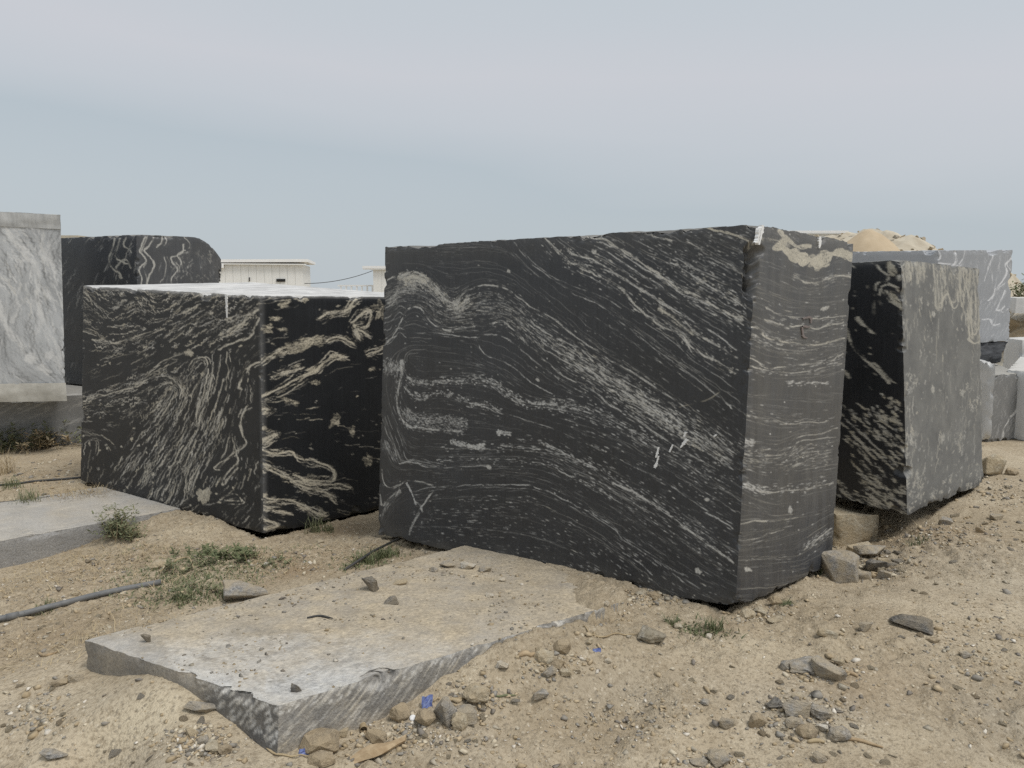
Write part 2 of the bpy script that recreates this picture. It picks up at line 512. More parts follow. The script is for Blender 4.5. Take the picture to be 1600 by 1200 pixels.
    def vein(s, pts, width=1.5, strength=0.8, cream=0.0, wob=1.2, gap=0.25, spread=0.0, guide=True):
        """one traced vein"""
        g = np.asarray(pts, float)
        L = np.sum(np.hypot(*np.diff(g, axis=0).T))
        n = max(6, int(L / 0.6))
        q = spline(g, n)
        if guide: s.guides.append(g); s._flow = None
        t = np.gradient(q, axis=0); t /= np.linalg.norm(t, axis=1)[:, None] + 1e-9
        nr = np.stack([-t[:, 1], t[:, 0]], -1)
        sd = s.rng.uniform(0, 100)
        a = np.arange(n) * L / n
        z = np.zeros(n)
        w1 = fbm(np.stack([a / 22 + sd, z, z], -1), 3, 3)
        w2 = fbm(np.stack([a / 9 + sd, z + 9, z], -1), 3, 5)
        w3 = fbm(np.stack([a / 14 + sd, z + 19, z], -1), 3, 7)
        q = q + nr * (wob * 2.2 * w1 + wob * 0.7 * w2)[:, None]
        wd = width * np.clip(1 + 1.1 * w3, 0.15, 2.3)
        st = strength * np.clip((w2 + 1 - 2 * gap) * 1.6, 0.05, 1.2)
        for j in range(max(1, int(math.ceil(width * 1.7 / 0.8)))):
            jit = (s.rng.random(n) - 0.5) * wd + s.rng.normal(0, 1, n) * spread
            X = q[:, 0] + nr[:, 0] * jit; Y = q[:, 1] + nr[:, 1] * jit
            wt = st * 1.1 / s.cell ** 0.5 * min(1, width / 0.8)
            s.splat(X, Y, wt * (1 - cream), s.w); s.splat(X, Y, wt * cream, s.c)

    def band(s, pts, half, n, length=(2, 9), width=(0.8, 2.2), strength=(0.3, 0.9), cream=0.0, wig=0.0, bias=0.0):
        g = spline(pts, 200)
        i = s.rng.integers(0, 199, n); f = s.rng.random(n)[:, None]
        c = g[i] * (1 - f) + g[i + 1] * f
        t = g[i + 1] - g[i]; t /= np.linalg.norm(t, axis=1)[:, None] + 1e-9
        half = np.interp(i / 199, np.linspace(0, 1, np.size(half)), np.atleast_1d(half))
        o = s.rng.normal(bias, 0.45, n) * half
        x = c[:, 0] - t[:, 1] * o; y = c[:, 1] + t[:, 0] * o
        u = s.rng.random(n)
        s.strokes(x, y, length[0] + (length[1] - length[0]) * u ** 2, s.rng.uniform(*width, n) * 0.85, s.rng.uniform(*strength, n), cream, wig)

    def scatter(s, n, length, width, strength, cream=0.0, wig=0.0, poly=None, clump=0.0, freq=0.02, wlen=14.0):
        x0, x1 = s.q[:, 0].min(), s.q[:, 0].max(); y0, y1 = s.q[:, 1].min(), s.q[:, 1].max()
        if poly is not None:
            p = np.asarray(poly, float); x0, x1, y0, y1 = p[:, 0].min(), p[:, 0].max(), p[:, 1].min(), p[:, 1].max()
        x = s.rng.uniform(x0, x1, n * 2); y = s.rng.uniform(y0, y1, n * 2)
        ok = np.ones(len(x), bool)
        if poly is not None:
            ok &= inside(x, y, p)
        if clump > 0:
            ok &= fbm2(x, y, freq, 3, s.rng.integers(1, 50)) > s.rng.uniform(-0.6, 0.6, len(x)) * (1 - clump) + 0.12 * clump
        x, y = x[ok][:n], y[ok][:n]
        m = len(x)
        s.strokes(x, y, length[0] + (length[1] - length[0]) * s.rng.random(m) ** 2, s.rng.uniform(*width, m), s.rng.uniform(*strength, m), cream, wig, wlen)

    def lines(s, n, length=(60, 240), width=(0.4, 0.9), strength=(0.2, 0.7), cream=0.0, wig=0.7, poly=None, clump=0.3, freq=0.02):
        s.scatter(n, length, width, strength, cream, wig, poly, clump, freq, wlen=55.0)

    def blob(s, x, y, rx, ry, ang=0.0, cream=1.0, strength=1.2, rough=0.35):
        n = int(rx * ry * 16 + 30)
        r = np.sqrt(s.rng.random(n)); a = s.rng.uniform(0, 6.28, n)
        sd = s.rng.uniform(0, 50)
        e = 1 + rough * fbm(np.stack([np.cos(a) * 2.2 + sd, np.sin(a) * 2.2, np.zeros(n)], -1), 3, 2) * 2
        px_, py_ = r * rx * e * np.cos(a), r * ry * e * np.sin(a)
        c, d = math.cos(ang), math.sin(ang)
        wt = np.full(n, strength * 0.34 / s.cell)
        s.splat(x + px_ * c - py_ * d, y + px_ * d + py_ * c, wt * (1 - cream), s.w)
        s.splat(x + px_ * c - py_ * d, y + px_ * d + py_ * c, wt * cream, s.c)

    def carve(s, n, length=(6, 26), width=(0.6, 1.3), strength=(0.3, 1.0), wig=0.4, k=1.3, poly=None):
        """dark mica laminae cutting through the pale layers along the foliation"""
        x = s.rng.uniform(s.q[:, 0].min(), s.q[:, 0].max(), n); y = s.rng.uniform(s.q[:, 1].min(), s.q[:, 1].max(), n)
        if poly is not None:
            ok = inside(x, y, np.asarray(poly, float)); x, y = x[ok], y[ok]
        t = np.zeros_like(s.w); m = len(x)
        s.strokes(x, y, s.rng.uniform(*length, m), s.rng.uniform(*width, m), s.rng.uniform(*strength, m), 0, wig, 14.0, target=t)
        e = np.exp(-k * t); s.w *= e; s.c *= e

    def result(s):
        cov = s.w + s.c
        v = (1 - np.exp(-1.05 * cov)) ** 1.25
        cr = s.c / (cov + 1e-6)
        s.dust = s.dust + np.zeros_like(v); s.tone = s.tone + np.zeros_like(v)
        tone = s.tone * (1 - 0.75 * (1 - np.exp(-s.d)))
        return np.stack([v, np.clip(cr, 0, 1), np.clip(tone, 0, 1), np.clip(s.dust, 0, 1)], -1).reshape(-1, 4)

def inside(x, y, p):
    r = np.zeros(len(x), bool)
    j = len(p) - 1
    for i in range(len(p)):
        c = ((p[i, 1] > y) != (p[j, 1] > y)) & (x < (p[j, 0] - p[i, 0]) * (y - p[i, 1]) / (p[j, 1] - p[i, 1] + 1e-12) + p[i, 0])
        r ^= c
        j = i
    return r

# ----------------------------------------------------------------------------
# sawn stone blocks: ring of four top and four bottom corners (left, near, right, back)
# ----------------------------------------------------------------------------
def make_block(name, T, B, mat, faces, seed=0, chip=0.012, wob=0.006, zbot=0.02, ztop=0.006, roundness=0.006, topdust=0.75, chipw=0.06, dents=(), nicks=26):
    """faces: {0..3 or 'top': (nu, nv, painter)}; painter(Paint) paints the minerals of that face"""
    T = np.asarray(T, float); B = np.asarray(B, float)
    ctr = (T.sum(0) + B.sum(0)) / 8
    dents = list(dents)
    rn = np.random.default_rng(seed + 900)
    for _ in range(nicks):
        k = rn.integers(0, 4); k2 = (k + 1) % 4
        a_, b_ = ((T[k], T[k2]), (B[k], B[k2]), (T[k], B[k]))[rn.integers(0, 3)]
        r_ = 0.02 + 0.05 * rn.random() ** 2
        dents.append((a_ + (b_ - a_) * rn.random(), (r_ * rn.uniform(0.8, 1.8), r_ * rn.uniform(0.8, 1.8), r_ * rn.uniform(0.7, 1.8)), r_ * rn.uniform(0.3, 0.7)))
    allv, allf, alla, base = [], [], [], 0
    quads = {k: (T[k], T[(k + 1) % 4], B[(k + 1) % 4], B[k]) for k in range(4)}
    quads['top'] = (T[0], T[3], T[2], T[1])
    quads['bottom'] = (B[1], B[2], B[3], B[0])
    for key, (tl, tr, br, bl) in quads.items():
        W = (np.linalg.norm(tr - tl) + np.linalg.norm(br - bl)) / 2; H = (np.linalg.norm(bl - tl) + np.linalg.norm(br - tr)) / 2
        spec = faces.get(key)
        nu, nv = (spec[0], spec[1]) if spec else (max(8, int(W / 0.03)), max(8, int(H / 0.03)))
        u, v = np.meshgrid(np.linspace(0, 1, nu), np.linspace(0, 1, nv))
        uu, vv = u[..., None], v[..., None]
        p = ((tl * (1 - uu) + tr * uu) * (1 - vv) + (bl * (1 - uu) + br * uu) * vv).reshape(-1, 3)
        u, v = u.ravel(), v.ravel()
        d = np.minimum(np.minimum(u, 1 - u) * W, np.minimum(v, 1 - v) * H)
        nrm = np.cross(bl - tl, tr - tl); nrm /= np.linalg.norm(nrm)
        if np.dot(nrm, (tl + br) / 2 - ctr) < 0: nrm = -nrm
        q = p.copy()
        n1 = fbm(p * 7 + seed, 3, seed); n2 = fbm(p * 25 + seed, 3, seed + 9)
        inw = ctr - p; inw /= np.linalg.norm(inw, axis=1)[:, None]
        c = roundness * (1 + 0.5 * n2) + chip * np.clip(n1 * 1.3 + n2 * 0.7 - 0.25, 0, 1) * 2.2
        q += inw * (c * np.clip(1 - d / chipw, 0, 1) ** 2)[:, None]
        q += nrm * (wob * fbm(p * 1.7 + seed, 3, seed + 4) * np.clip(d / 0.15, 0, 1))[:, None]
        if key == 'top': db, dt = np.full(len(p), 9.0), np.zeros(len(p))
        elif key == 'bottom': db, dt = np.zeros(len(p)), np.full(len(p), 9.0)
        else: db, dt = (1 - v) * H, v * H
        xy = np.stack([p[:, 0] * 3.5, p[:, 1] * 3.5, np.full(len(p), seed * 1.7)], -1)
        q[:, 2] += zbot * (fbm(xy, 5, seed + 2, 0.62) + 0.25) * np.exp(-db / 0.08)
        q[:, 2] += ztop * fbm(xy * 3, 4, seed + 3, 0.65) * np.exp(-dt / 0.05)
        dent = np.zeros(len(p))
        for c_, rad, dep in dents:
            dd_ = np.linalg.norm((p - np.asarray(c_)) / np.asarray(rad), axis=1)
            g_ = smooth(1.0, 0.55, dd_ * (1 + 0.35 * n2))
            q += inw * (dep * g_ * (1 + 0.5 * n2))[:, None]; dent = np.maximum(dent, g_)
        allv.append(q)
        idx = np.arange(nu * nv).reshape(nv, nu)
        f = np.stack([idx[:-1, :-1], idx[1:, :-1], idx[1:, 1:], idx[:-1, 1:]], -1).reshape(-1, 4) + base
        allf.append(f)
        if spec and spec[2] is not None:
            pt = Paint(proj(np.array([tl, tr, br, bl])), nu, nv, seed * 13 + (7 if key == 'top' else key))
            spec[2](pt)
            a = pt.result()
        else:
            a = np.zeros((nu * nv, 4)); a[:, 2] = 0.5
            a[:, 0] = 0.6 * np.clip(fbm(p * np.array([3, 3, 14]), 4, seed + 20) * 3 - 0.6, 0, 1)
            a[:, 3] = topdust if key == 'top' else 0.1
        a[:, 0] *= 1 - 0.6 * dent; a[:, 3] = np.maximum(a[:, 3], 0.22 * dent)
        alla.append(a)
        base += nu * nv
    o = mesh_obj(name, np.vstack(allv), np.vstack(allf), mat, None, True, loc=(float(B[:, 0].mean()), float(B[:, 1].mean()), float(B[:, 2].min())))
    set_attr(o.data, 'pattern', np.vstack(alla))
    return o

# ----------------------------------------------------------------------------
# layout of the yard: corners and ground levels
# ----------------------------------------------------------------------------
SLAB_N = np.array([0.0, 0.11, 1.0]); SLAB_P = np.array([0.0, 2.53, 0.12])     # plane of the big foreground slab

FOOT = []                # outlines of the big blocks, under which the dirt is hollow
def slab_z(x, y): return SLAB_P[2] - 0.11 * (y - SLAB_P[1])

GROUND_PTS = [  # photo pixel, distance
    (0, 1195, 2.45), (200, 1195, 2.42), (60, 1030, 3.2),
    (800, 1195, 2.40), (1100, 1195, 2.38), (1400, 1195, 2.38), (1600, 1195, 2.38), (760, 1110, 2.68), (900, 1080, 2.82), (1150, 1080, 2.80), (1400, 1080, 2.80), (1600, 1080, 2.80),
    (900, 967, 3.42), (990, 948, 3.50), (1150, 985, 3.30), (1060, 970, 3.40), (1300, 960, 3.50), (1450, 960, 3.50), (1600, 960, 3.50),
    (1240, 925, 3.95), (1305, 895, 4.45), (1400, 870, 4.50), (1500, 850, 4.50), (1600, 850, 4.5), (1420, 835, 4.92), (1540, 775, 5.75), (1600, 760, 5.8), (1370, 852, 5.1), (1320, 860, 5.0),
    (1570, 700, 7.4), (1600, 695, 7.6),
    (0, 975, 3.75), (120, 945, 3.95), (250, 915, 4.15), (330, 950, 3.75), (200, 980, 3.45), (0, 915, 4.6), (140, 880, 4.85), (350, 880, 4.5), (480, 880, 4.55), (560, 868, 4.75), (620, 850, 5.1),
    (270, 830, 5.5), (410, 848, 5.4), (520, 828, 5.75), (590, 812, 6.1), (60, 770, 6.6), (120, 755, 7.0), (0, 770, 6.6), (0, 705, 8.4), (120, 698, 8.5), (60, 730, 7.6)]
_gp = [P(*g) for g in GROUND_PTS]
def _hug(a, b, foot, p0=SLAB_P, n0=SLAB_N):
    """where the dirt meets the foot of a slab side: photo pixels of the foot, slab edge running a-b"""
    for x, y in foot:
        t = (x - a[0]) / (b[0] - a[0])
        e = on_plane(x, a[1] + (b[1] - a[1]) * t, p0, n0)
        q = P(x, y, e[1] - 0.01)
        for k in (0.0, 0.10): _gp.append(q + np.array([-0.03, -k, -0.004 - 0.12 * k]))
_hug((130, 1000), (434, 1104), [(128, 1047), (145, 1049), (165, 1062), (195, 1060), (225, 1058), (270, 1064), (305, 1086), (345, 1116), (380, 1144), (425, 1170)])
_hug((434, 1104), (895, 965), [(445, 1170), (480, 1160), (520, 1150), (560, 1138), (620, 1112), (670, 1080), (705, 1056), (740, 1032), (790, 1003), (830, 986), (895, 968)])
_hug((-40, 853), (272, 796), [(-30, 896), (0, 888), (50, 878), (100, 864), (140, 850), (190, 828), (240, 808)], np.array([0, 0, -0.305]), np.array([0.0, 0, 1]))
_gp = np.array(_gp)
_bx = np.arange(-12, 12.01, 0.05); _by = np.arange(-2, 16.01, 0.05)
def _nw(xr, yr, val, sig, tail, floor):
    num = np.zeros(len(xr)); den = np.full(len(xr), floor)
    for g, v in zip(_gp, val):
        d2 = (xr - g[0]) ** 2 + (yr - g[1]) ** 2
        w = np.exp(-d2 / (2 * sig ** 2)) + tail * np.exp(-d2 / (2 * 1.1 ** 2))
        num += w * v; den += w
    return num / den
def _fit():
    X_, Y_ = np.meshgrid(_bx, _by)
    xr, yr = X_.ravel(), Y_.ravel()
    tgt = _gp[:, 2] + 0.12
    tot = _nw(xr, yr, tgt, 0.34, 0.04, 2e-3); at = _nw(_gp[:, 0], _gp[:, 1], tgt, 0.34, 0.04, 2e-3)
    for sg in (0.22, 0.16, 0.13, 0.11):
        res = tgt - at
        tot = tot + _nw(xr, yr, res, sg, 0.0, 0.1); at = at + _nw(_gp[:, 0], _gp[:, 1], res, sg, 0.0, 0.1)
    return tot.reshape(X_.shape) - 0.12
_base = _fit()
_X, _Y = np.meshgrid(_bx, _by)
_near = np.exp(-((_X / 7) ** 2 + ((_Y - 4) / 6) ** 2))
_base = _base + _near * (0.022 * fbm2(_X, _Y, 1.7, 3, 3) + 0.014 * fbm2(_X, _Y, 6.0, 3, 4))
_edge = smooth(12, 9, np.abs(_X)) * smooth(16, 12, _Y) * smooth(-2, 0, _Y)
_base = -0.12 + (_base + 0.12) * _edge

def ground_base(x, y):
    x = np.asarray(x, float); y = np.asarray(y, float)
    fx = np.clip((x - _bx[0]) / 0.05, 0, len(_bx) - 1.001); fy = np.clip((y - _by[0]) / 0.05, 0, len(_by) - 1.001)
    i = fx.astype(int); j = fy.astype(int); fx = fx - i; fy = fy - j
    return (_base[j, i] * (1 - fx) + _base[j, i + 1] * fx) * (1 - fy) + (_base[j + 1, i] * (1 - fx) + _base[j + 1, i + 1] * fx) * fy

# foreground slab footprint
sA = on_plane(130, 1000, SLAB_P, SLAB_N); sC = on_plane(434, 1104, SLAB_P, SLAB_N); sD = on_plane(980, 938, SLAB_P, SLAB_N)
sB0 = on_plane(690, 861, SLAB_P, SLAB_N); sB = sB0 + (sB0 - sA) * 0.22
SLAB_POLY = np.array([sA[:2], sC[:2], sD[:2], sB[:2]])

def ground_height(x, y):
    z = ground_base(x, y)
    x = np.asarray(x, float); y = np.asarray(y, float)
    # the dirt stays below the slab except at its buried far right end
    ins = inside(np.ravel(x), np.ravel(y), SLAB_POLY).reshape(np.shape(x))
    burial = smooth(0.10, 0.55, x) * smooth(3.15, 3.5, y)
    lim = slab_z(x, y) - 0.05 + 0.09 * burial
    z = np.where(ins & (y < 5), np.where(burial > 0.3, np.maximum(z, lim), np.minimum(z, lim)), z)
    for poly, zb in FOOT:
        c_ = poly.mean(0)
        for sc, dz in ((0.975, 0.03), (0.93, 0.13)):
            k_ = inside(np.ravel(x), np.ravel(y), c_ + (poly - c_) * sc).reshape(np.shape(x))
            z = np.where(k_, np.minimum(z, zb - dz), z)
    return z

def on_ground(px, py):
    d = ray(px, py)
    Y = 3.0
    lo, hi = 1.2, 30.0
    ys = np.linspace(lo, hi, 600)
    pts = CAM[None] + d[None] * (ys / d[1])[:, None]
    g = ground_height(pts[:, 0], pts[:, 1])
    k = np.argmax(pts[:, 2] < g)
    a, b = ys[max(k - 1, 0)], ys[k]
    for _ in range(18):
        m = (a + b) / 2
        q = CAM + d * (m / d[1])
        if q[2] < ground_height(np.array([q[0]]), np.array([q[1]]))[0]: b = m
        else: a = m
    return CAM + d * (b / d[1])

def on_slab(px, py): return on_plane(px, py, SLAB_P, SLAB_N)

# ----------------------------------------------------------------------------
# the large dark block in the middle
# ----------------------------------------------------------------------------
mT = np.array([P(601, 385, 5.2), P(1185, 350, 3.5), P(1335, 378, 4.5), (0, 0, 0)])
mB = np.array([P(590, 838, 5.2), P(1150, 952, 3.45), P(1300, 884, 4.5), (0, 0, 0)])
mT[3] = mT[0] + (mT[2] - mT[1]); mB[3] = mB[0] + (mB[2] - mB[1])

FOOT.append((mB[:, :2].copy(), float(mB[:, 2].max()) - 0.02))
def paint_main_front(s):
    A = [(604, 436), (626, 431), (653, 425), (681, 439), (697, 458), (722, 472), (736, 455), (761, 444), (785, 443), (813, 453), (849, 480), (890, 502), (931, 535), (967, 560), (1000, 579), (1040, 605), (1090, 642), (1148, 690)]
    B1 = [(601, 532), (615, 526), (630, 498), (642, 480), (662, 480), (681, 502), (703, 513), (725, 510), (774, 505), (796, 500), (813, 508), (835, 530), (862, 557), (898, 585), (942, 610), (972, 632), (1010, 655), (1060, 690), (1147, 745)]
    B2 = [(603, 535), (630, 520), (678, 519), (725, 521), (752, 524), (777, 520), (805, 527), (824, 538), (850, 560), (890, 590)]
    B3 = [(755, 530), (772, 553), (807, 565), (835, 587), (854, 601), (880, 612)]
    T1 = [(817, 376), (835, 400), (862, 422), (901, 450), (928, 464), (959, 480), (997, 510), (1042, 550), (1085, 582), (1135, 625), (1148, 636)]
    T2 = [(865, 370), (884, 389), (906, 409), (934, 420), (953, 431), (985, 450), (1010, 477), (1042, 505), (1072, 520), (1092, 542), (1122, 562), (1152, 580)]
    T3 = [(898, 384), (917, 398), (945, 406), (972, 422), (1010, 447), (1035, 465), (1065, 487), (1092, 515), (1120, 532), (1155, 556)]
    T3b = [(960, 418), (1000, 440), (1052, 472), (1085, 495), (1115, 515), (1154, 543)]
    T4 = [(928, 366), (950, 370), (972, 381), (997, 397), (1022, 415), (1047, 430), (1072, 450), (1100, 462), (1130, 480), (1162, 499)]
    T8 = [(1055, 407), (1085, 425), (1115, 445), (1140, 460), (1168, 480)]
    D = [(640, 587), (664, 596), (692, 593), (725, 593), (758, 590), (788, 598), (816, 618), (846, 629), (876, 629), (904, 634), (945, 645), (990, 665), (1050, 700), (1147, 760)]
    E = [(636, 600), (659, 620), (675, 615), (703, 612), (730, 620), (752, 629), (774, 631), (796, 642), (824, 651), (870, 665), (930, 690), (1010, 730), (1147, 810)]
    C1 = [(631, 560), (631, 576), (626, 601), (623, 629), (631, 651), (645, 664), (670, 668), (700, 670), (735, 674)]
    F1 = [(597, 650), (609, 681), (618, 703), (626, 722), (642, 720), (664, 725), (686, 729), (725, 729), (766, 728), (800, 727)]
    F2 = [(690, 718), (722, 716), (769, 717), (807, 717), (846, 720), (882, 728), (904, 742), (937, 753), (959, 769), (1000, 795), (1060, 838), (1147, 898)]
    F3 = [(700, 700), (774, 698), (807, 696), (846, 699), (890, 708), (940, 728), (1000, 764), (1147, 862)]
    F4 = [(821, 684), (862, 689), (890, 700), (917, 717), (950, 731), (986, 755), (1060, 808), (1147, 868)]
    G = [(650, 768), (686, 761), (725, 759), (766, 757), (807, 757), (835, 758), (862, 764), (890, 777), (917, 791), (945, 805), (972, 824), (995, 845), (1047, 882), (1100, 920)]
    H1 = [(972, 753), (1004, 769), (1033, 789), (1077, 821), (1112, 848), (1147, 880)]
    s.guide([(610, 400), (700, 400), (800, 400), (860, 440), (950, 520), (1050, 590), (1140, 660)], [(660, 800), (760, 800), (850, 815), (930, 850), (1000, 900)], [(640, 845), (760, 855), (880, 870), (960, 920)], [(650, 700), (740, 700), (830, 700)],
            [(1060, 380), (1120, 415), (1180, 455)], [(1080, 900), (1150, 940)])
    hz = dict(wob=1.4)
    s.vein(A, 2.2, 0.5, 0.15, gap=0.25); s.vein(B1, 2.0, 0.45, 0.1, gap=0.3); s.vein(B2, 1.6, 0.45, gap=0.3); s.vein(B3, 1.0, 0.5)
    s.vein(T1, 0.9, 0.5); s.vein(T2, 2.4, 0.65, 0.25); s.vein(T3, 2.0, 0.7, 0.2); s.vein(T3b, 1.2, 0.55); s.vein(T4, 2.8, 1.0, 0.35, gap=0.08)
    s.vein([(x + 2, y + 6) for x, y in T4[1:]], 1.0, 0.6); s.vein([(x - 6, y + 13) for x, y in T4[1:9]], 1.2, 0.45); s.vein([(x - 10, y + 22) for x, y in T4[1:6]], 1.0, 0.4)
    s.vein([(1022, 362), (1040, 369), (1060, 377)], 2.2, 0.7, 0.3); s.vein([(1107, 352), (1125, 360), (1150, 367), (1182, 378)], 3.6, 0.9, 0.8, gap=0.05)
    s.vein([(1082, 377), (1095, 384), (1112, 397)], 2.5, 0.7, 0.2); s.vein(T8, 1.1, 0.5); s.vein([(1000, 372), (1060, 402), (1110, 425), (1170, 455)], 1.0, 0.3, gap=0.4)
    s.vein([(840, 400), (880, 432), (940, 455), (985, 480)], 0.8, 0.35); s.vein([(1040, 480), (1068, 500), (1092, 520)], 4.5, 0.55, 0.6, spread=1.5)
    s.vein([(1005, 480), (1040, 500), (1075, 524), (1090, 548)], 2.2, 0.5, 0.2)
    s.vein(D, 1.2, 0.3, gap=0.4); s.vein(E, 1.2, 0.3, gap=0.4); s.vein(C1, 2.4, 0.5, 0.1); s.vein(F1, 1.4, 0.45)
    for k in (5, 10, 16): s.vein([(x + k, y - k * 0.35) for x, y in F1[:7]], 1.0, 0.28)
    s.vein(F2, 0.9, 0.4, gap=0.35); s.vein(F3, 0.8, 0.35, gap=0.4); s.vein(F4, 0.9, 0.4, gap=0.35); s.vein(G, 1.2, 0.35, gap=0.2); s.vein([(x + 2, y + 5) for x, y in G], 0.8, 0.25)
    s.vein(H1, 2.6, 0.7, 0.1, gap=0.12); s.vein([(986, 865), (1010, 880), (1030, 900)], 1.4, 0.5); s.vein([(1094, 790), (1147, 824)], 1.4, 0.5); s.vein([(1060, 760), (1100, 788), (1147, 818)], 0.9, 0.35)
    s.vein([(935, 800), (985, 838), (1040, 880), (1080, 915)], 0.9, 0.3)
    # left-end folds and the crack at the lower left
    for k in range(7):
        s.vein([(600, 470 + k * 11), (612, 466 + k * 11), (626, 452 + k * 11), (638, 455 + k * 12)], 1.0, 0.35, wob=2.5)
    s.vein([(598, 731), (602, 755), (615, 762), (629, 757), (640, 751), (664, 753), (686, 759)], 2.6, 0.6, 0.2)
    s.vein([(592, 772), (598, 788), (609, 777), (629, 761)], 3.2, 0.6, 0.2); s.vein([(629, 764), (613, 782), (601, 797), (593, 819)], 5.0, 0.5, 0.15, spread=1.2)
    s.vein([(686, 766), (675, 780), (664, 794), (655, 815), (645, 838)], 3.0, 0.7, 0.1, guide=False); s.vein([(640, 753), (648, 770), (656, 788)], 3.2, 1.1, 0, guide=False)
    s.vein([(655, 783), (664, 790), (668, 800)], 2.2, 0.6, guide=False)
    s.carve(9000, k=0.5)
    # speckled layers
    mid = [(604, 470), (630, 452), (655, 440), (690, 470), (722, 490), (745, 480), (790, 472), (830, 500), (870, 530), (920, 558), (965, 590), (1010, 620), (1060, 655), (1147, 715)]
    s.band(mid, [16, 18, 30, 30, 34, 30, 22, 24, 30, 32], 3000, (2, 14), (0.4, 1.0), (0.2, 0.8), 0.1)
    for k_ in (-0.6, -0.2, 0.25, 0.65): s.vein([(x + 4 * k_, y + 26 * k_) for x, y in mid[7:]], 0.9, 0.5, 0.1, wob=1.6, gap=0.3, guide=False)
    s.band([(625, 432), (652, 430), (680, 445), (700, 462), (725, 478), (745, 465)], 9, 620, (2, 8), (0.5, 1.3), (0.35, 1.1), 0.3, 1.0)
    s.band([(635, 440), (655, 432), (672, 440)], 8, 190, (2, 10), (0.8, 2.2), (0.6, 1.1), 0.5, 1.5)
    s.band([(900, 555), (960, 590), (1010, 625), (1070, 660), (1147, 712)], 26, 900, (3, 14), (0.4, 1.0), (0.25, 0.95), 0.1)
    s.band([(1000, 615), (1060, 660), (1095, 690)], 13, 130, (2, 7), (0.6, 1.5), (0.5, 1.1), 0.1)
    s.band(D[:9], 9, 420, (2, 8), (0.6, 1.5), (0.3, 1.0)); s.band(E[:8], 7, 260, (2, 8), (0.6, 1.5), (0.3, 1.0)); s.band(D[8:], 15, 380, (2, 12), (0.5, 1.2), (0.3, 0.9))
    s.band([(598, 572), (615, 570), (634, 572)], 14, 300, (2, 6), (0.5, 1.2), (0.3, 0.9)); s.band([(634, 640), (660, 655), (700, 656), (742, 660)], 13, 700, (2, 7), (0.5, 1.2), (0.25, 0.8))
    s.band(C1, 6, 300, (2, 7), (0.8, 1.8), (0.3, 0.7)); s.band([(600, 690), (610, 700), (622, 718)], 8, 120, (4, 12), (0.7, 1.2), (0.2, 0.5))
    s.band([(714, 687), (735, 693), (752, 698), (772, 694)], 5, 170, (2, 6), (1, 2.6), (0.5, 1.0)); s.band([(791, 674), (813, 676)], 4, 60, (2, 6), (1, 3), (0.6, 1))
    for l in (F2, F3, F4): s.band(l, 9, 130, (3, 9), (0.6, 1.3), (0.3, 0.9))
    for l in (T2, T3, T8, T4): s.band(l, 12, 150, (2, 9), (0.7, 1.8), (0.25, 0.8), 0.2)
    s.scatter(520, (3, 12), (0.5, 1.2), (0.2, 0.75), 0.05, poly=[(650, 770), (850, 775), (1000, 860), (1150, 935), (1100, 950), (850, 890), (650, 845)])
    s.scatter(420, (4, 24), (0.4, 0.9), (0.15, 0.5), poly=[(640, 690), (840, 690), (1000, 770), (1148, 800), (1148, 930), (1000, 850), (860, 760), (640, 760)])
    s.scatter(320, (3, 10), (0.6, 1.3), (0.2, 0.8), poly=[(900, 560), (1148, 700), (1148, 900), (900, 720)])
    s.scatter(3200, (3, 18), (0.5, 1.0), (0.08, 0.38), clump=0.5)
    s.scatter(90, (2, 5), (0.8, 2.0), (0.5, 1.0), 0.1)
    s.scatter(260, (3, 10), (0.8, 1.8), (0.2, 0.6), poly=[(1000, 365), (1180, 352), (1170, 520), (1080, 470)])
    s.lines(330, (50, 260), (0.35, 0.7), (0.15, 0.55), 0.05, 0.8, clump=0.55, freq=0.018)
    s.lines(120, (40, 160), (0.4, 0.8), (0.3, 0.8), 0.1, 0.8, poly=[(860, 366), (1185, 352), (1150, 640), (980, 520)])
    s.lines(110, (40, 200), (0.35, 0.7), (0.2, 0.6), 0.05, 0.8, poly=[(680, 690), (860, 690), (1148, 830), (1148, 935), (980, 850), (850, 770), (680, 760)])
    s.lines(90, (30, 120), (0.4, 0.8), (0.25, 0.7), 0.05, 1.0, poly=[(600, 440), (680, 430), (720, 530), (640, 560), (640, 740), (598, 740)])
    s.carve(14000, (4, 22), (0.5, 1.1), (0.3, 1.0), 0.3, 0.9)
    for x, y, r in ((1097, 893, 5), (778, 729, 4), (1110, 779, 3), (809, 422, 3), (856, 591, 3), (944, 392, 4)): s.blob(x, y, r, r * 0.7, 0.6, 0.2, 1.1)
    s.vein([(1070, 632), (1090, 628), (1115, 620), (1130, 610)], 1.0, 0.12, 1.0, guide=False)
    s.tone = 0.33 + 0.08 * fbm2(s.px, s.py, 0.006, 3, 5) + 0.07 * smooth(0.5, 0.0, s.vv)  # upper half lightened: the sky's reflection painted into the stone tone
    s.dust = 0.03 + 0.16 * np.clip(1 - (s.vv) * 12, 0, 1) + 0.28 * np.clip((s.vv - 0.93) * 14, 0, 1) * (0.5 + fbm2(s.px, s.py, 0.03, 3, 8))
    s.dust += 0.16 * smooth(0.15, -0.1, s.uu)

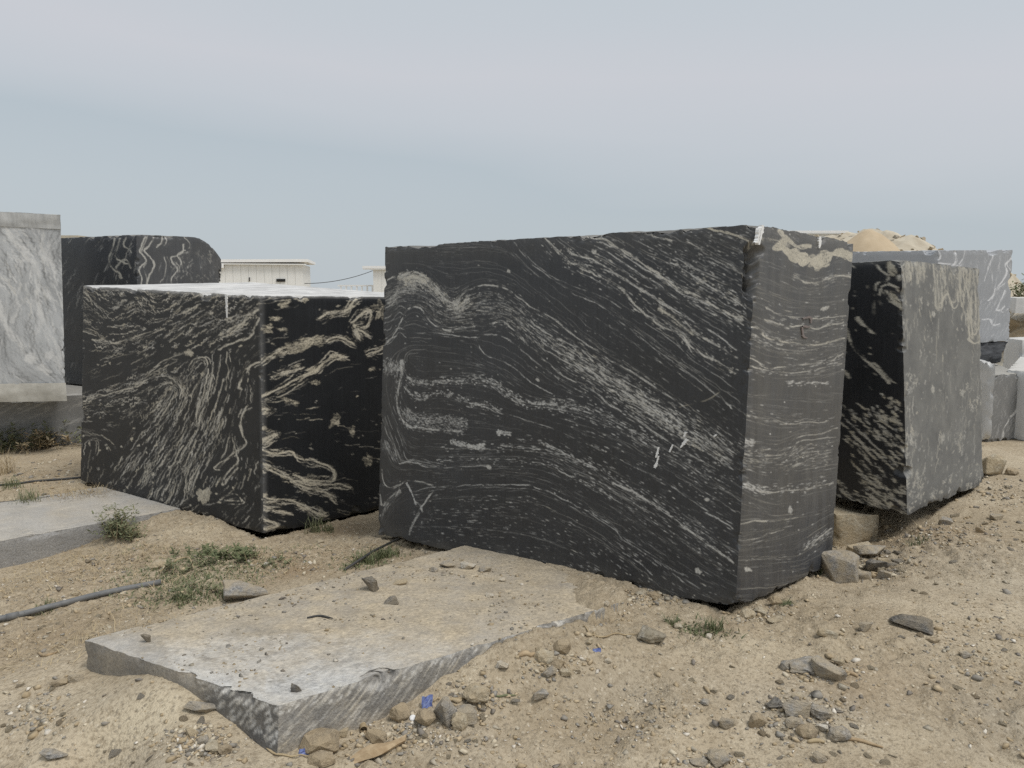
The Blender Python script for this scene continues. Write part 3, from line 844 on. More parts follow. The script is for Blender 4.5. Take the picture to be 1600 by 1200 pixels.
def paint_main_side(s):
    L = []
    T4c = [(1150, 490), (1180, 511), (1200, 526), (1222, 534), (1252, 536), (1285, 535), (1320, 526)]
    V = [([(1237, 432), (1260, 442), (1282, 440), (1302, 430), (1330, 430)], 4.0, 0.75, 0.2), ([(1160, 460), (1195, 477), (1217, 492), (1260, 495), (1285, 495), (1322, 491)], 1.6, 0.5, 0.1),
         ([(1195, 495), (1225, 507), (1250, 508), (1272, 513), (1297, 505), (1318, 502)], 2.4, 0.7, 0.1), (T4c, 3.0, 0.7, 0.3), ([(1155, 519), (1185, 530), (1220, 545), (1265, 545), (1318, 536)], 1.2, 0.35, 0),
         ([(1154, 545), (1180, 560), (1197, 572), (1230, 571), (1272, 567), (1297, 560), (1318, 551)], 1.9, 0.75, 0.1), ([(1153, 560), (1185, 575), (1210, 580), (1260, 577), (1315, 565)], 1.7, 0.65, 0.1),
         ([(1150, 637), (1179, 649), (1222, 658), (1266, 658), (1300, 656)], 1.6, 0.4, 0.1), ([(1237, 684), (1252, 677), (1281, 675), (1308, 664)], 2.0, 0.6, 0.1), ([(1240, 696), (1252, 686), (1280, 684), (1306, 680)], 1.6, 0.5, 0),
         ([(1164, 754), (1193, 769), (1237, 766), (1266, 761), (1302, 752)], 2.4, 0.5, 0.1), ([(1147, 821), (1176, 812), (1190, 812), (1208, 815), (1246, 810)], 2.2, 0.55, 0.2), ([(1147, 847), (1176, 842), (1200, 835), (1222, 826)], 1.8, 0.5, 0.1),
         ([(1252, 859), (1275, 842), (1300, 824)], 3.0, 0.35, 0.1), ([(1150, 877), (1190, 876), (1234, 874)], 1.2, 0.4, 0), ([(1172, 784), (1200, 800)], 1.0, 0.4, 0), ([(1150, 610), (1200, 616), (1300, 622)], 0.8, 0.25, 0)]
    for pts, w, st, cr in V: s.vein(pts, w * 0.7, st * 0.8, cr + 0.3, wob=1.8)
    s.guide([(1190, 380), (1215, 380), (1240, 395), (1275, 415), (1310, 395), (1332, 398)])
    # pale folded layer near the top
    s.vein([(1214, 378), (1228, 392), (1248, 399), (1262, 404), (1278, 410), (1296, 401), (1312, 393), (1334, 398)], 17, 1.0, 0.85, wob=2.5, gap=-0.1, guide=False)
    s.blob(1274, 409, 13, 11, 0, 0.85, 1.3); s.blob(1320, 397, 16, 8, 0, 0.9, 1.0)
    s.vein([(1217, 357), (1226, 368), (1240, 380), (1265, 384)], 8, 0.9, 0.8, wob=2, gap=0); s.vein([(1190, 372), (1215, 376), (1232, 384)], 4, 0.4, 0.6, spread=2)
    s.vein([(1310, 368), (1335, 372)], 6, 0.5, 0.8, spread=2)
    s.band([(1150, 716), (1200, 714), (1252, 713), (1300, 706)], 24, 420, (3, 14), (0.5, 1.2), (0.2, 0.7), 0.3); s.band([(1147, 684), (1176, 690)], 8, 90, (3, 8), (1, 2), (0.4, 0.8))
    s.band([(1164, 754), (1200, 766), (1298, 752)], 9, 150, (3, 9), (0.8, 2), (0.3, 0.8)); s.band([(1227, 597), (1292, 596)], 4, 50, (3, 10), (0.8, 2), (0.4, 0.9)); s.band([(1255, 856), (1300, 826)], 8, 80, (3, 9), (0.8, 1.8), (0.3, 0.7))
    for pts, w, st, cr in V[:8]: s.band(pts, 10, 60, (3, 12), (0.7, 1.5), (0.2, 0.7), 0.1)
    s.lines(420, (30, 140), (0.3, 0.6), (0.2, 0.6), 0.5, 0.6)
    s.carve(3000, (6, 24), (0.5, 1.1), (0.3, 0.9), 0.4, 1.0)
    s.scatter(420, (4, 18), (0.5, 1.1), (0.15, 0.45)); s.scatter(50, (2, 5), (1.0, 2.2), (0.5, 1.0))
    s.blob(1286, 480, 7, 3, -0.4, 0.2, 1); s.blob(1233, 796, 3, 6, 0, 0.1, 1); s.blob(1168, 890, 6, 3, 0.3, 0.2, 1.1)
    s.tone = 0.5 + 0.12 * fbm2(s.px * 3, s.py * 0.15, 0.05, 3, 6)
    s.dust = 0.25 + 0.12 * fbm2(s.px * 2.5, s.py * 0.2, 0.06, 4, 7) - 0.25 * smooth(0.72, 1.0, s.vv) + 0.2 * smooth(0.06, 0, s.vv)

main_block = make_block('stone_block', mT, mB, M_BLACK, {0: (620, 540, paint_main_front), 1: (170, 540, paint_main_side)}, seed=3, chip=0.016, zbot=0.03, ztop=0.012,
    dents=[(P(1177, 398, 3.5), (0.05, 0.05, 0.09), 0.035), (P(1173, 425, 3.49), (0.055, 0.055, 0.10), 0.04), (P(1170, 450, 3.49), (0.05, 0.05, 0.07), 0.03), (P(1100, 945, 3.62), (0.09, 0.09, 0.06), 0.045), (P(1205, 925, 3.85), (0.05, 0.05, 0.05), 0.05), (P(660, 380, 4.95), (0.16, 0.16, 0.035), 0.03)])
tag(main_block, 'largest dark gneiss block in the centre, pale wavy bands on its front', 'stone block', 'sawn stone blocks')

def paint_mark(name, parent, pts_px, face, width_px, mat=M_PAINT, lift=0.007):
    """a thin daub of paint lying on a block face; face = (T0, T1, B0, B1)"""
    tl, tr, br, bl = (np.asarray(v) for v in face)
    n = np.cross(bl - tl, tr - tl); n /= np.linalg.norm(n)
    if np.dot(n, CAM - tl) < 0: n = -n
    H = Paint(proj(np.array([tl, tr, br, bl])), 4, 4, 1).H
    def at(x, y, up):
        r = H @ np.array([x, y, 1.0]); u, v_ = r[0] / r[2], r[1] / r[2]
        return (tl * (1 - u) + tr * u) * (1 - v_) + (bl * (1 - u) + br * u) * v_ + n * up
    q = spline(np.asarray(pts_px, float), 14)
    w = np.interp(np.linspace(0, 1, 14), np.linspace(0, 1, len(width_px)), width_px)
    t = np.gradient(q, axis=0); t /= np.linalg.norm(t, axis=1)[:, None] + 1e-9
    nr = np.stack([-t[:, 1], t[:, 0]], -1)
    w = w * (1 + 0.25 * RNG.normal(size=14))
    l, r = q + nr * w[:, None] / 2, q - nr * w[:, None] / 2
    v = [at(x, y, lift) for x, y in l] + [at(x, y, lift) for x, y in r] + [at(x, y, -0.01) for x, y in l] + [at(x, y, -0.01) for x, y in r]
    f = []
    for i in range(13):
        f += [(i, i + 1, 15 + i, 14 + i), (i + 1, i, 28 + i, 29 + i), (14 + i, 15 + i, 43 + i, 42 + i)]
    o = mesh_obj(name, v, f, mat, None)
    o.parent = parent; o.matrix_parent_inverse = Matrix.Translation(-parent.location)
    return o

mf0 = (mT[0], mT[1], mB[1], mB[0]); mf1 = (mT[1], mT[2], mB[2], mB[1])
for pts, w in (([(1041, 696), (1039, 706), (1037, 713)], (2, 3, 2)), ([(1041, 710), (1038, 722), (1035, 729)], (1.5, 4, 5)), ([(1062, 692), (1057, 704)], (2.5, 2)), ([(1083, 683), (1078, 690), (1073, 697)], (4, 4, 1.5)), ([(1081, 672), (1078, 680)], (3, 2)), ([(1125, 676), (1121, 679)], (2, 2))):
    paint_mark('paint_splash', main_block, pts, mf0, w)
for pts, w in (([(1277, 369), (1277, 380), (1276, 387)], (4, 3.5, 1.5)), ([(1190, 352), (1187, 366), (1184, 382)], (6, 4, 2)), ([(1186, 356), (1183, 376), (1178, 379)], (4, 3, 1.5))):
    paint_mark('paint_drip', main_block, pts, mf1, w)
M_RED = plain_mat('faded_red_paint', (0.175, 0.147, 0.14), (0.205, 0.175, 0.166), 90, 0.8)
for pts in ([(1250, 496), (1262, 494), (1263, 503)], [(1249, 509), (1251, 523), (1257, 526)], [(1250, 508), (1261, 509)]):
    paint_mark('red_paint_mark', main_block, pts, mf1, (2.4, 3.2, 2.2), M_RED)

# ----------------------------------------------------------------------------
# the dark block on the left
# ----------------------------------------------------------------------------
lT = np.array([P(129, 446, 7.0), P(406, 461, 5.47), P(598, 463, 6.3), (0, 0, 0)])
lB = np.array([P(125, 751, 7.0), P(412, 837, 5.47), P(590, 799, 6.3), (0, 0, 0)])
k = 1.62
lT[2] = lT[1] + (lT[2] - lT[1]) * k; lB[2] = lB[1] + (lB[2] - lB[1]) * k
lT[3] = P(395, 440.5, 8.25); lB[3] = lB[0] + (lB[2] - lB[1])

FOOT.append((lB[:, :2].copy(), float(lB[:, 2].min())))
def Z2(pts): return [(100 + x / 2.727, 420 + y / 2.727) for x, y in pts]

def paint_left_front(s):
    s.guide(Z2([(80, 230), (250, 290), (440, 240), (560, 180), (700, 110)]), Z2([(80, 530), (250, 440), (400, 360), (560, 250), (800, 170)]), Z2([(80, 480), (250, 420), (420, 330), (600, 200)]),
            Z2([(270, 900), (400, 700), (520, 500), (600, 400)]), Z2([(180, 880), (300, 680), (450, 480)]), Z2([(450, 1000), (560, 760), (640, 560), (720, 360)]), Z2([(700, 340), (690, 500)]),
            Z2([(80, 600), (250, 590)]), Z2([(540, 430), (570, 380), (610, 380), (620, 430), (600, 520)]), Z2([(100, 560), (300, 480), (440, 450), (520, 520), (500, 600)]), Z2([(80, 660), (180, 680)]),
            Z2([(100, 120), (200, 200), (300, 150)]), Z2([(300, 100), (420, 200), (500, 150)]), Z2([(100, 900), (120, 750)]), Z2([(560, 1040), (650, 800), (740, 560)]), Z2([(680, 1080), (760, 900), (800, 600)]),
            Z2([(790, 420), (800, 500), (790, 700)]), Z2([(170, 700), (260, 760), (300, 700)]), Z2([(520, 1000), (640, 1020), (720, 990)]))
    for pts, w in ((Z2([(620, 410), (612, 470), (585, 560), (560, 650)]), 2.4), (Z2([(632, 430), (625, 490), (600, 580), (575, 660), (520, 760), (450, 850)]), 1.8), (Z2([(520, 740), (480, 800), (440, 880), (400, 990)]), 1.6),
                   (Z2([(590, 720), (560, 800), (530, 880), (525, 960)]), 1.6), (Z2([(700, 340), (700, 420), (690, 500)]), 1.6), (Z2([(740, 490), (760, 440), (790, 400), (835, 385)]), 4),
                   (Z2([(790, 565), (762, 600), (745, 640), (755, 680), (770, 720), (730, 760), (742, 800), (710, 850), (680, 895), (690, 905), (740, 830)]), 3.0), (Z2([(720, 700), (735, 760), (700, 790), (650, 830)]), 1.6),
                   (Z2([(80, 545), (130, 530), (240, 500), (330, 470), (420, 380), (540, 340)]), 1.8), (Z2([(660, 330), (740, 290), (800, 270), (830, 200)]), 3.4), (Z2([(700, 260), (770, 215), (825, 165)]), 4.0),
                   (Z2([(120, 290), (200, 300), (300, 290), (430, 240)]), 1.6), (Z2([(440, 940), (470, 900), (440, 1000), (420, 1020)]), 2.4), (Z2([(670, 980), (730, 960), (760, 985), (690, 990)]), 2.2),
                   (Z2([(540, 420), (555, 380), (600, 365), (620, 390)]), 2.0), (Z2([(700, 700), (690, 760), (640, 830), (670, 840)]), 1.2)):
        s.vein(pts, w * 0.55, 1.0, 0.5, wob=2.4, gap=0.25); s.vein([(x + 3, y + 1) for x, y in pts], w * 0.35, 0.8, 0.4, wob=2.6, gap=0.35, guide=False)
    s.scatter(420, (5, 36), (0.35, 0.8), (0.5, 1.6), 0.35, 0.7, clump=0.35, freq=0.012, wlen=18)
    s.scatter(230, (10, 70), (0.35, 0.85), (0.5, 1.6), 0.35, 0.9, poly=Z2([(190, 900), (330, 640), (520, 380), (640, 350), (700, 600), (650, 800), (500, 1020), (330, 960)]), wlen=22)
    s.scatter(380, (4, 24), (0.35, 0.9), (0.5, 1.6), 0.4, 1.3, poly=Z2([(80, 80), (840, 110), (830, 250), (420, 370), (80, 330)]), wlen=11)
    s.scatter(190, (4, 24), (0.35, 0.9), (0.5, 1.6), 0.4, 1.3, poly=Z2([(80, 540), (300, 430), (480, 400), (560, 460), (420, 620), (80, 620)]), wlen=10)
    s.scatter(500, (4, 26), (0.5, 1.1), (0.15, 0.6), 0.3, 1.0)
    s.carve(5000, (5, 22), (0.5, 1.0), (0.3, 1.0), 0.6, 1.0)
    s.scatter(60, (3, 8), (2, 4), (0.6, 1.0), 0.6, 1.0)
    s.blob(*Z2([(600, 960)])[0], 10, 13, 0.3, 0.7, 0.8); s.blob(*Z2([(540, 345)])[0], 6, 4, 0.3, 0.7, 0.9)
    s.tone = 0.27 + 0.06 * fbm2(s.px, s.py, 0.012, 3, 5)
    s.dust = 0.03 + 0.5 * smooth(0.02, 0.0, s.vv) + 0.10 * smooth(0.985, 1, s.uu)  # near-corner strip is painted gloss of the rounded edge; the rest is dust

def paint_left_side(s):
    V = [(Z2([(840, 405), (880, 380), (930, 360)]), 5), (Z2([(1110, 310), (1160, 300), (1230, 325)]), 4), (Z2([(780, 575), (860, 550), (940, 512), (1000, 470), (1060, 440), (1110, 400), (1150, 370), (1200, 378)]), 5),
         (Z2([(830, 780), (900, 792), (965, 788), (1000, 822), (1080, 832), (1140, 862), (1135, 900), (1060, 905), (970, 890)]), 4), (Z2([(960, 910), (1030, 950), (1110, 960), (1150, 995)]), 3), (Z2([(1000, 920), (1080, 930), (1150, 930), (1215, 935)]), 3),
         (Z2([(850, 870), (800, 880), (750, 920)]), 3), (Z2([(990, 1005), (1040, 1030), (1110, 1062)]), 5), (Z2([(830, 980), (900, 990), (980, 1000)]), 2.4), (Z2([(1080, 215), (1120, 192), (1190, 185), (1215, 150), (1245, 130)]), 4.5),
         (Z2([(1215, 235), (1260, 190), (1300, 180), (1280, 240), (1230, 250), (1290, 290)]), 4), (Z2([(1240, 270), (1250, 300)]), 3), (Z2([(850, 630), (870, 610), (830, 600)]), 3), (Z2([(840, 740), (905, 715), (870, 745), (830, 760)]), 2.6),
         (Z2([(1280, 370), (1340, 350), (1400, 330)]), 3), (Z2([(840, 1020), (900, 1030), (960, 1050)]), 2), (Z2([(800, 1085), (860, 1075), (910, 1100), (850, 1120)]), 2.4), (Z2([(880, 470), (940, 450), (1010, 430)]), 0.8), (Z2([(850, 840), (920, 880), (1000, 905)]), 2.0)]
    for pts, w in V:
        s.vein(pts, w * 0.6, 1.1, 0.75, wob=2.2, gap=0.08)
        for dx, dy in ((2, w * 0.8), (-3, -w * 0.7), (4, w * 1.5)): s.vein([(x + dx, y + dy) for x, y in pts], 0.9, 0.8, 0.6, wob=2.4, gap=0.32, guide=False)
    s.guide(Z2([(840, 200), (1000, 180), (1300, 120)]), Z2([(850, 1000), (1000, 960), (1300, 1000)]), Z2([(900, 650), (1000, 640), (1300, 650)]))
    a = Z2
    for (x, y), rx, ry, an in ((a([(990, 335)])[0], 24, 9, -0.35), (a([(1055, 312)])[0], 17, 8, -0.2), (a([(868, 258)])[0], 8, 6, 0), (a([(935, 150)])[0], 10, 5, -0.4), (a([(1015, 132)])[0], 10, 4, 0.1), (a([(815, 625)])[0], 9, 8, 0), (a([(810, 680)])[0], 8, 10, 0),
                               (a([(850, 692)])[0], 12, 4, 0.2), (a([(1152, 660)])[0], 9, 10, 0.3), (a([(1222, 700)])[0], 5, 7, 0), (a([(1290, 822)])[0], 6, 10, -0.4), (a([(965, 575)])[0], 12, 4, 0.3), (a([(1062, 494)])[0], 7, 4, 0), (a([(1302, 435)])[0], 6, 2.5, 0.2),
                               (a([(1060, 440)])[0], 9, 6, -0.4), (a([(1150, 385)])[0], 10, 5, 0.3), (a([(1340, 180)])[0], 10, 13, 0), (a([(790, 890)])[0], 14, 7, -0.3), (a([(1040, 915)])[0], 20, 8, 0.2), (a([(845, 970)])[0], 9, 3.5, 0.1), (a([(1090, 1045)])[0], 9, 5, 0.6), (a([(900, 215)])[0], 7, 4, 0), (a([(930, 265)])[0], 9, 3, 0.2)):
        s.blob(x, y, rx, ry, an, 0.85, 0.75, 0.5)
    for pts, w in V: s.band(pts, 8, 50, (5, 20), (0.35, 0.9), (0.4, 1.2), 0.6, 1.4)
    s.lines(60, (20, 70), (0.4, 0.9), (0.3, 1.0), 0.6, 1.4, clump=0.6)
    s.scatter(150, (3, 9), (0.8, 2.0), (0.3, 0.8), 0.5, 1.0, clump=0.5); s.scatter(90, (6, 20), (0.6, 1.2), (0.1, 0.4), 0.3, 1.0)
    for pts, w in V[:9]:                                                # dark septa inside the pale folds
        g = spline(pts, 30)
        s.strokes(g[:, 0] + s.rng.normal(0, w * 0.5, 30), g[:, 1] + s.rng.normal(0, w * 0.5, 30), 10.0, 0.8, 0.5, 0, 1.2, 9, target=s.d)
    s.c *= np.exp(-1.2 * s.d); s.w *= np.exp(-1.2 * s.d); s.carve(4200, (5, 20), (0.5, 1.0), (0.3, 1.0), 1.0, 1.2)
    s.tone = 0.34 + 0.05 * fbm2(s.px, s.py, 0.02, 3, 5)
    s.dust = 0.01 + 0.35 * smooth(0.015, 0.0, s.vv) + 0.16 * smooth(0.03, 0.0, s.uu)  # strip along the near corner paints its gloss; top line is dust

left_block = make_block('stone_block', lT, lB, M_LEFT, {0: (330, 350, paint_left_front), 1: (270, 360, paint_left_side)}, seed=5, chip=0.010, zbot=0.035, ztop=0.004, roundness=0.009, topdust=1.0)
tag(left_block, 'black gneiss block with cream squiggly veins and white dusty top, left of the largest block', 'stone block', 'sawn stone blocks')
lf0 = (lT[0], lT[1], lB[1], lB[0])
paint_mark('paint_drip', left_block, [(356, 460), (356.5, 474), (357, 494)], lf0, (3.5, 2.6, 1.2))

# ----------------------------------------------------------------------------
# the block on the right
# ----------------------------------------------------------------------------
rT = np.array([(0, 0, 0), P(1409, 405, 5.0), P(1531, 419, 5.96), (0, 0, 0)])
rB = np.array([(0, 0, 0), P(1418, 806, 5.0), P(1538, 757, 5.96), (0, 0, 0)])
back = np.array([-0.63, 0.78, 0]) * 1.9
rT[0] = rT[1] + back + np.array([0, 0, -0.06]); rB[0] = rB[1] + back + np.array([0.0, 0, 0.02])
rT[3] = rT[2] + back; rB[3] = rB[2] + back

FOOT.append((rB[:, :2].copy(), float(rB[:, 2].min())))
def Z7(pts): return [(1260 + x / 4.615, 340 + y / 4.615) for x, y in pts]
def Z8(pts): return [(1260 + x / 4.0, 560 + y / 4.0) for x, y in pts]

def paint_right_left(s):
    s.guide(Z8([(180, 350), (350, 500), (500, 620), (620, 740)]), Z8([(180, 760), (300, 850), (420, 920)]), Z8([(350, 330), (480, 450), (620, 560)]), Z8([(300, 480), (450, 640), (620, 800)]), Z7([(360, 720), (420, 790), (490, 850)]), Z7([(500, 330), (570, 420), (660, 460)]))
    for pts, w in ((Z7([(360, 715), (420, 785), (450, 825), (490, 840)]), 4), (Z7([(280, 800), (330, 930), (380, 990), (440, 1040), (520, 1110), (600, 1190)]), 2.4), (Z7([(470, 1050), (560, 1130), (640, 1200)]), 2), (Z7([(560, 525), (620, 600), (690, 665)]), 6),
                   (Z7([(500, 340), (530, 380), (580, 420), (570, 460)]), 1.6), (Z7([(490, 530), (510, 480), (570, 465), (660, 500)]), 1.8), (Z7([(520, 560), (540, 500), (600, 495), (670, 520)]), 1.4), (Z7([(470, 600), (480, 700)]), 1.2), (Z7([(235, 1090), (280, 1120), (300, 1160)]), 3)):
        s.vein(pts, w, 0.7, 0.6, wob=1.4)
    s.blob(*Z7([(612, 368)])[0], 6, 11, -0.3, 0.9, 0.9); s.blob(*Z7([(640, 590)])[0], 12, 6, 0.8, 0.9, 0.9); s.blob(*Z7([(668, 430)])[0], 3, 5, 0, 0.5, 0.9)
    s.scatter(130, (8, 44), (0.7, 2.0), (0.6, 1.2), 0.65, 1.4, poly=Z8([(180, 340), (350, 300), (520, 380), (620, 470), (625, 970), (400, 940), (280, 640)]), wlen=14)
    s.scatter(40, (4, 16), (1.2, 3.4), (0.6, 1.2), 0.7, 1.5, poly=Z8([(420, 220), (600, 220), (620, 500), (430, 500)]))
    s.scatter(50, (8, 30), (0.9, 2.2), (0.5, 1.1), 0.6, 1.6, poly=Z8([(165, 760), (620, 900), (620, 985), (165, 950)]))
    s.scatter(120, (3, 10), (0.7, 1.4), (0.3, 0.8), 0.5, 0.6)
    s.carve(900, (8, 30), (0.7, 1.4), (0.4, 1.0), 1.2, 1.5)
    s.tone = 0.26 + 0.05 * fbm2(s.px, s.py, 0.02, 3, 5); s.dust = 0.015 + 0.25 * smooth(0.02, 0, s.vv)

def paint_right_front(s):
    s.guide([(1420, 420), (1424, 800)], [(1470, 420), (1470, 700)], [(1525, 420), (1530, 760)], Z8([(640, 170), (680, 60)]), Z8([(940, 620), (980, 460)]), Z8([(1000, 820), (1100, 560)]), Z8([(620, 860), (700, 700)]))
    for x, top, bot in ((920, 330, 600), (940, 360, 640), (1105, 380, 740), (1125, 330, 520), (1170, 400, 880), (1190, 380, 860), (1215, 420, 700), (1240, 380, 900), (795, 310, 470), (735, 320, 450), (700, 320, 430), (1150, 360, 600), (960, 380, 560), (1085, 400, 600)):
        s.vein(Z7([(x, top), (x + 8, (top + bot) / 2), (x + 14, bot)]), 2.0, 0.55, 0.8, wob=1.2)
    s.vein(Z7([(920, 560), (940, 640), (965, 655), (985, 590), (1015, 545), (1035, 600), (1060, 640), (1090, 610), (1110, 500)]), 2.6, 0.8, 0.8, wob=1); s.vein(Z7([(940, 540), (965, 610), (985, 560), (1015, 520), (1040, 580), (1070, 600), (1090, 520)]), 1.8, 0.6, 0.8, wob=1)
    s.vein(Z7([(1165, 860), (1190, 880), (1215, 895), (1255, 880)]), 3, 0.8, 0.8); s.vein(Z7([(1180, 700), (1210, 830), (1250, 780)]), 2.4, 0.7, 0.8)
    s.scatter(170, (6, 40), (1.0, 3.0), (0.25, 0.75), 0.8, 0.8, poly=Z7([(910, 330), (1250, 360), (1260, 860), (1170, 860), (1110, 560), (920, 600)]))
    s.scatter(70, (8, 30), (1.0, 3.4), (0.3, 0.7), 0.8, 0.8, poly=Z7([(690, 310), (910, 320), (900, 360), (830, 420), (690, 460)]))
    s.carve(500, (8, 30), (0.6, 1.2), (0.4, 1.0), 0.8, 1.2)
    s.scatter(110, (3, 13), (0.8, 1.8), (0.35, 0.9), 0.6, 0.8, clump=0.3); s.scatter(420, (2, 9), (0.5, 1.2), (0.15, 0.6), 0.4); s.lines(220, (10, 46), (0.4, 0.9), (0.3, 0.9), 0.6, 1.2)
    for poly, n in ((Z8([(620, 400), (690, 420), (700, 580), (620, 640)]), 40), (Z8([(630, 660), (730, 680), (720, 900), (630, 960)]), 70), (Z8([(930, 450), (1000, 430), (970, 680), (930, 650)]), 26), (Z8([(960, 800), (1110, 600), (1110, 760), (960, 850)]), 40), (Z8([(770, 850), (920, 690), (900, 820), (780, 920)]), 36), (Z8([(1020, 240), (1105, 220), (1100, 300), (1020, 310)]), 26), (Z8([(620, 150), (690, 30), (700, 130), (640, 200)]), 22), (Z8([(960, 150), (1020, 140), (1010, 220), (960, 210)]), 14)):
        s.scatter(int(n * 0.55), (4, 16), (0.8, 1.9), (0.5, 1.05), 0.6, 1.4, poly=poly, wlen=9)
    s.blob(*Z7([(915, 685)])[0], 3, 4, 0, 0.4, 1); s.blob(*Z8([(790, 180)])[0], 2.5, 6, 0, 0.4, 1); s.blob(*Z8([(852, 490)])[0], 3, 7, 0.2, 0.4, 0.9)
    s.tone = 0.5 + 0.05 * fbm2(s.px, s.py, 0.02, 3, 5)
    s.dust = 0.68 + 0.12 * fbm2(s.px, s.py, 0.03, 4, 9) - 0.3 * smooth(0.93, 1.0, s.vv)

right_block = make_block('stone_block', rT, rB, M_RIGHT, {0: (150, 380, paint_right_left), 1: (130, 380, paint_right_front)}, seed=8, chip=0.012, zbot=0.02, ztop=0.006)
tag(right_block, 'block right of the largest one, left face black, right face dusty grey', 'stone block', 'sawn stone blocks')

# ----------------------------------------------------------------------------
# stacked blocks behind on the left
# ----------------------------------------------------------------------------
def paint_base_grey(s):
    s.guide([(0, 660), (60, 630), (125, 615)], [(0, 700), (60, 670), (125, 640)])
    s.scatter(260, (15, 60), (0.6, 1.2), (0.1, 0.4), 0.2, 1.0); s.scatter(60, (6, 20), (0.8, 1.6), (0.2, 0.5), 0.2, 1.2)
    s.tone = 0.36 + 0.08 * fbm2(s.px, s.py, 0.03, 3, 3); s.dust = 0.12 + 0.2 * smooth(0.8, 1, s.vv)

gT = np.array([P(-300, 620, 8.75), P(40, 618, 8.6), P(170, 613, 8.7), (0, 0, 0)]); gB = np.array([P(-300, 712, 8.75), P(40, 708, 8.6), P(170, 700, 8.7), (0, 0, 0)])
gT[0][2] = gT[1][2] = gT[2][2] = 0.33
gT = np.array([(-9.8, 8.62, 0.33), (-6.3, 8.5, 0.33), (-2.9, 9.0, 0.33), (-6.5, 11.6, 0.33)]); gB = gT.copy(); gB[:, 2] = -0.36
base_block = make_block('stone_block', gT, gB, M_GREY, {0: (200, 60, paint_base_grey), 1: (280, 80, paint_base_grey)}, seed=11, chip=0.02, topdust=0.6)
tag(base_block, 'low grey block at the bottom of the left stack, weeds along its foot', 'stone block', 'sawn stone blocks')

def paint_pale(s):
    s.guide([(0, 340), (60, 420), (100, 560)], [(0, 480), (40, 560), (80, 590)], [(20, 400), (50, 480), (60, 560)])
    for pts, w in (([(-2, 480), (10, 500), (25, 525), (42, 550), (58, 565), (75, 585)], 9), ([(40, 395), (60, 410), (62, 440), (58, 470), (70, 500), (85, 530), (95, 560)], 5), ([(62, 390), (75, 405), (85, 430)], 7), ([(5, 350), (25, 370), (40, 395)], 8), ([(0, 430), (25, 450), (30, 480), (20, 500)], 3), ([(58, 445), (80, 460), (98, 480)], 3), ([(60, 470), (62, 500), (50, 540)], 3)):
        s.vein(pts, w, 0.3, 0.05, wob=3, spread=2.2, gap=0.15)
    s.guide([(-10, 560), (10, 500), (40, 440), (60, 400)], [(100, 350), (80, 400), (95, 470), (100, 540)])
    s.scatter(900, (5, 40), (0.6, 1.5), (0.3, 1.0), 0.05, 1.4, clump=0.5); s.lines(160, (30, 120), (0.5, 1.2), (0.2, 0.6), 0, 1.6)
    x_ = s.rng.uniform(-240, 103, 700); y_ = s.rng.uniform(340, 610, 700); s.strokes(x_, y_, s.rng.uniform(8, 50, 700), s.rng.uniform(0.5, 1.3, 700), s.rng.uniform(0.2, 0.6, 700), 0, 1.4, 18.0, target=s.d)
    s.carve(1500); s.blob(0, 480, 8, 12, 0, 0, 1.0); s.blob(78, 552, 6, 7, 0, 0, 1.0); s.blob(48, 555, 7, 9, 0.5, 0, 0.8)
    s.tone = 0.62 + 0.22 * fbm2(s.px, s.py, 0.02, 4, 4); s.dust = 0.35 * smooth(0.1, 0.05, s.vv) + 0.12 + 0.7 * smooth(0.03, 0.0, np.abs(s.vv - 0.12 - 0.05 * s.uu)) * 0

pT = np.array([P(-330, 322, 9.0), P(-60, 322, 7.7), P(95, 335, 8.05), (0, 0, 0)]); pB = np.array([P(-330, 632, 9.0), P(-60, 638, 7.7), P(103, 625, 8.05), (0, 0, 0)])
pT[1] = P(-240, 318, 7.9); pB[1] = P(-240, 640, 7.9); pT[0] = pT[1] + np.array([-1.4, 0.9, 0]); pB[0] = pB[1] + np.array([-1.4, 0.9, 0])
for a in (pB,): a[:, 2] = 0.335
pT[3] = pT[2] + np.array([-1.0, 1.3, 0]); pB[3] = pB[2] + np.array([-1.0, 1.3, 0]); pB[3][2] = pB[0][2] = 0.335
pT[3][2] = pT[2][2]; pT[0][2] = pT[1][2]
pale_block = make_block('stone_block', pT, pB, M_PALE, {1: (200, 220, paint_pale)}, seed=14, chip=0.02, zbot=0.03)
tag(pale_block, 'light grey block with white swirls at the left edge, on top of the stack', 'stone block', 'sawn stone blocks')
# rough broken ledge under it and the weathered rim on top are part of that stone
def ledge(name, parent, px_a, px_b, Y0, Y1, dz, mat, seed, out=0.03):
    a = P(*px_a, Y0); b = P(*px_b, Y1)
    n = 40; m = 10
    d = np.array([-(b - a)[1], (b - a)[0], 0]); d /= np.linalg.norm(d)
    if np.dot(d, CAM - a) < 0: d = -d
    u, v = np.meshgrid(np.linspace(0, 1, n), np.linspace(0, 1, m))
    u, v = u.ravel(), v.ravel()
    p = a + (b - a) * u[:, None] + np.array([0, 0, -1.0]) * (dz * v)[:, None]
    bul = out * (0.6 + 0.4 * np.sin(np.pi * v))
    p += d * (bul + 0.02 * fbm(p * 9, 4, seed))[:, None]
    idx = np.arange(n * m).reshape(m, n)
    f = np.stack([idx[:-1, :-1], idx[1:, :-1], idx[1:, 1:], idx[:-1, 1:]], -1).reshape(-1, 4)
    o = mesh_obj(name, p, f, mat, None, False)
    o.parent = parent; o.matrix_parent_inverse = Matrix.Translation(-parent.location)
    return o
M_RIM = plain_mat('weathered_pale_rim', (0.37, 0.375, 0.37), (0.54, 0.545, 0.535), 6, 0.85, 0.4, stretch=(3, 3, 0.6))
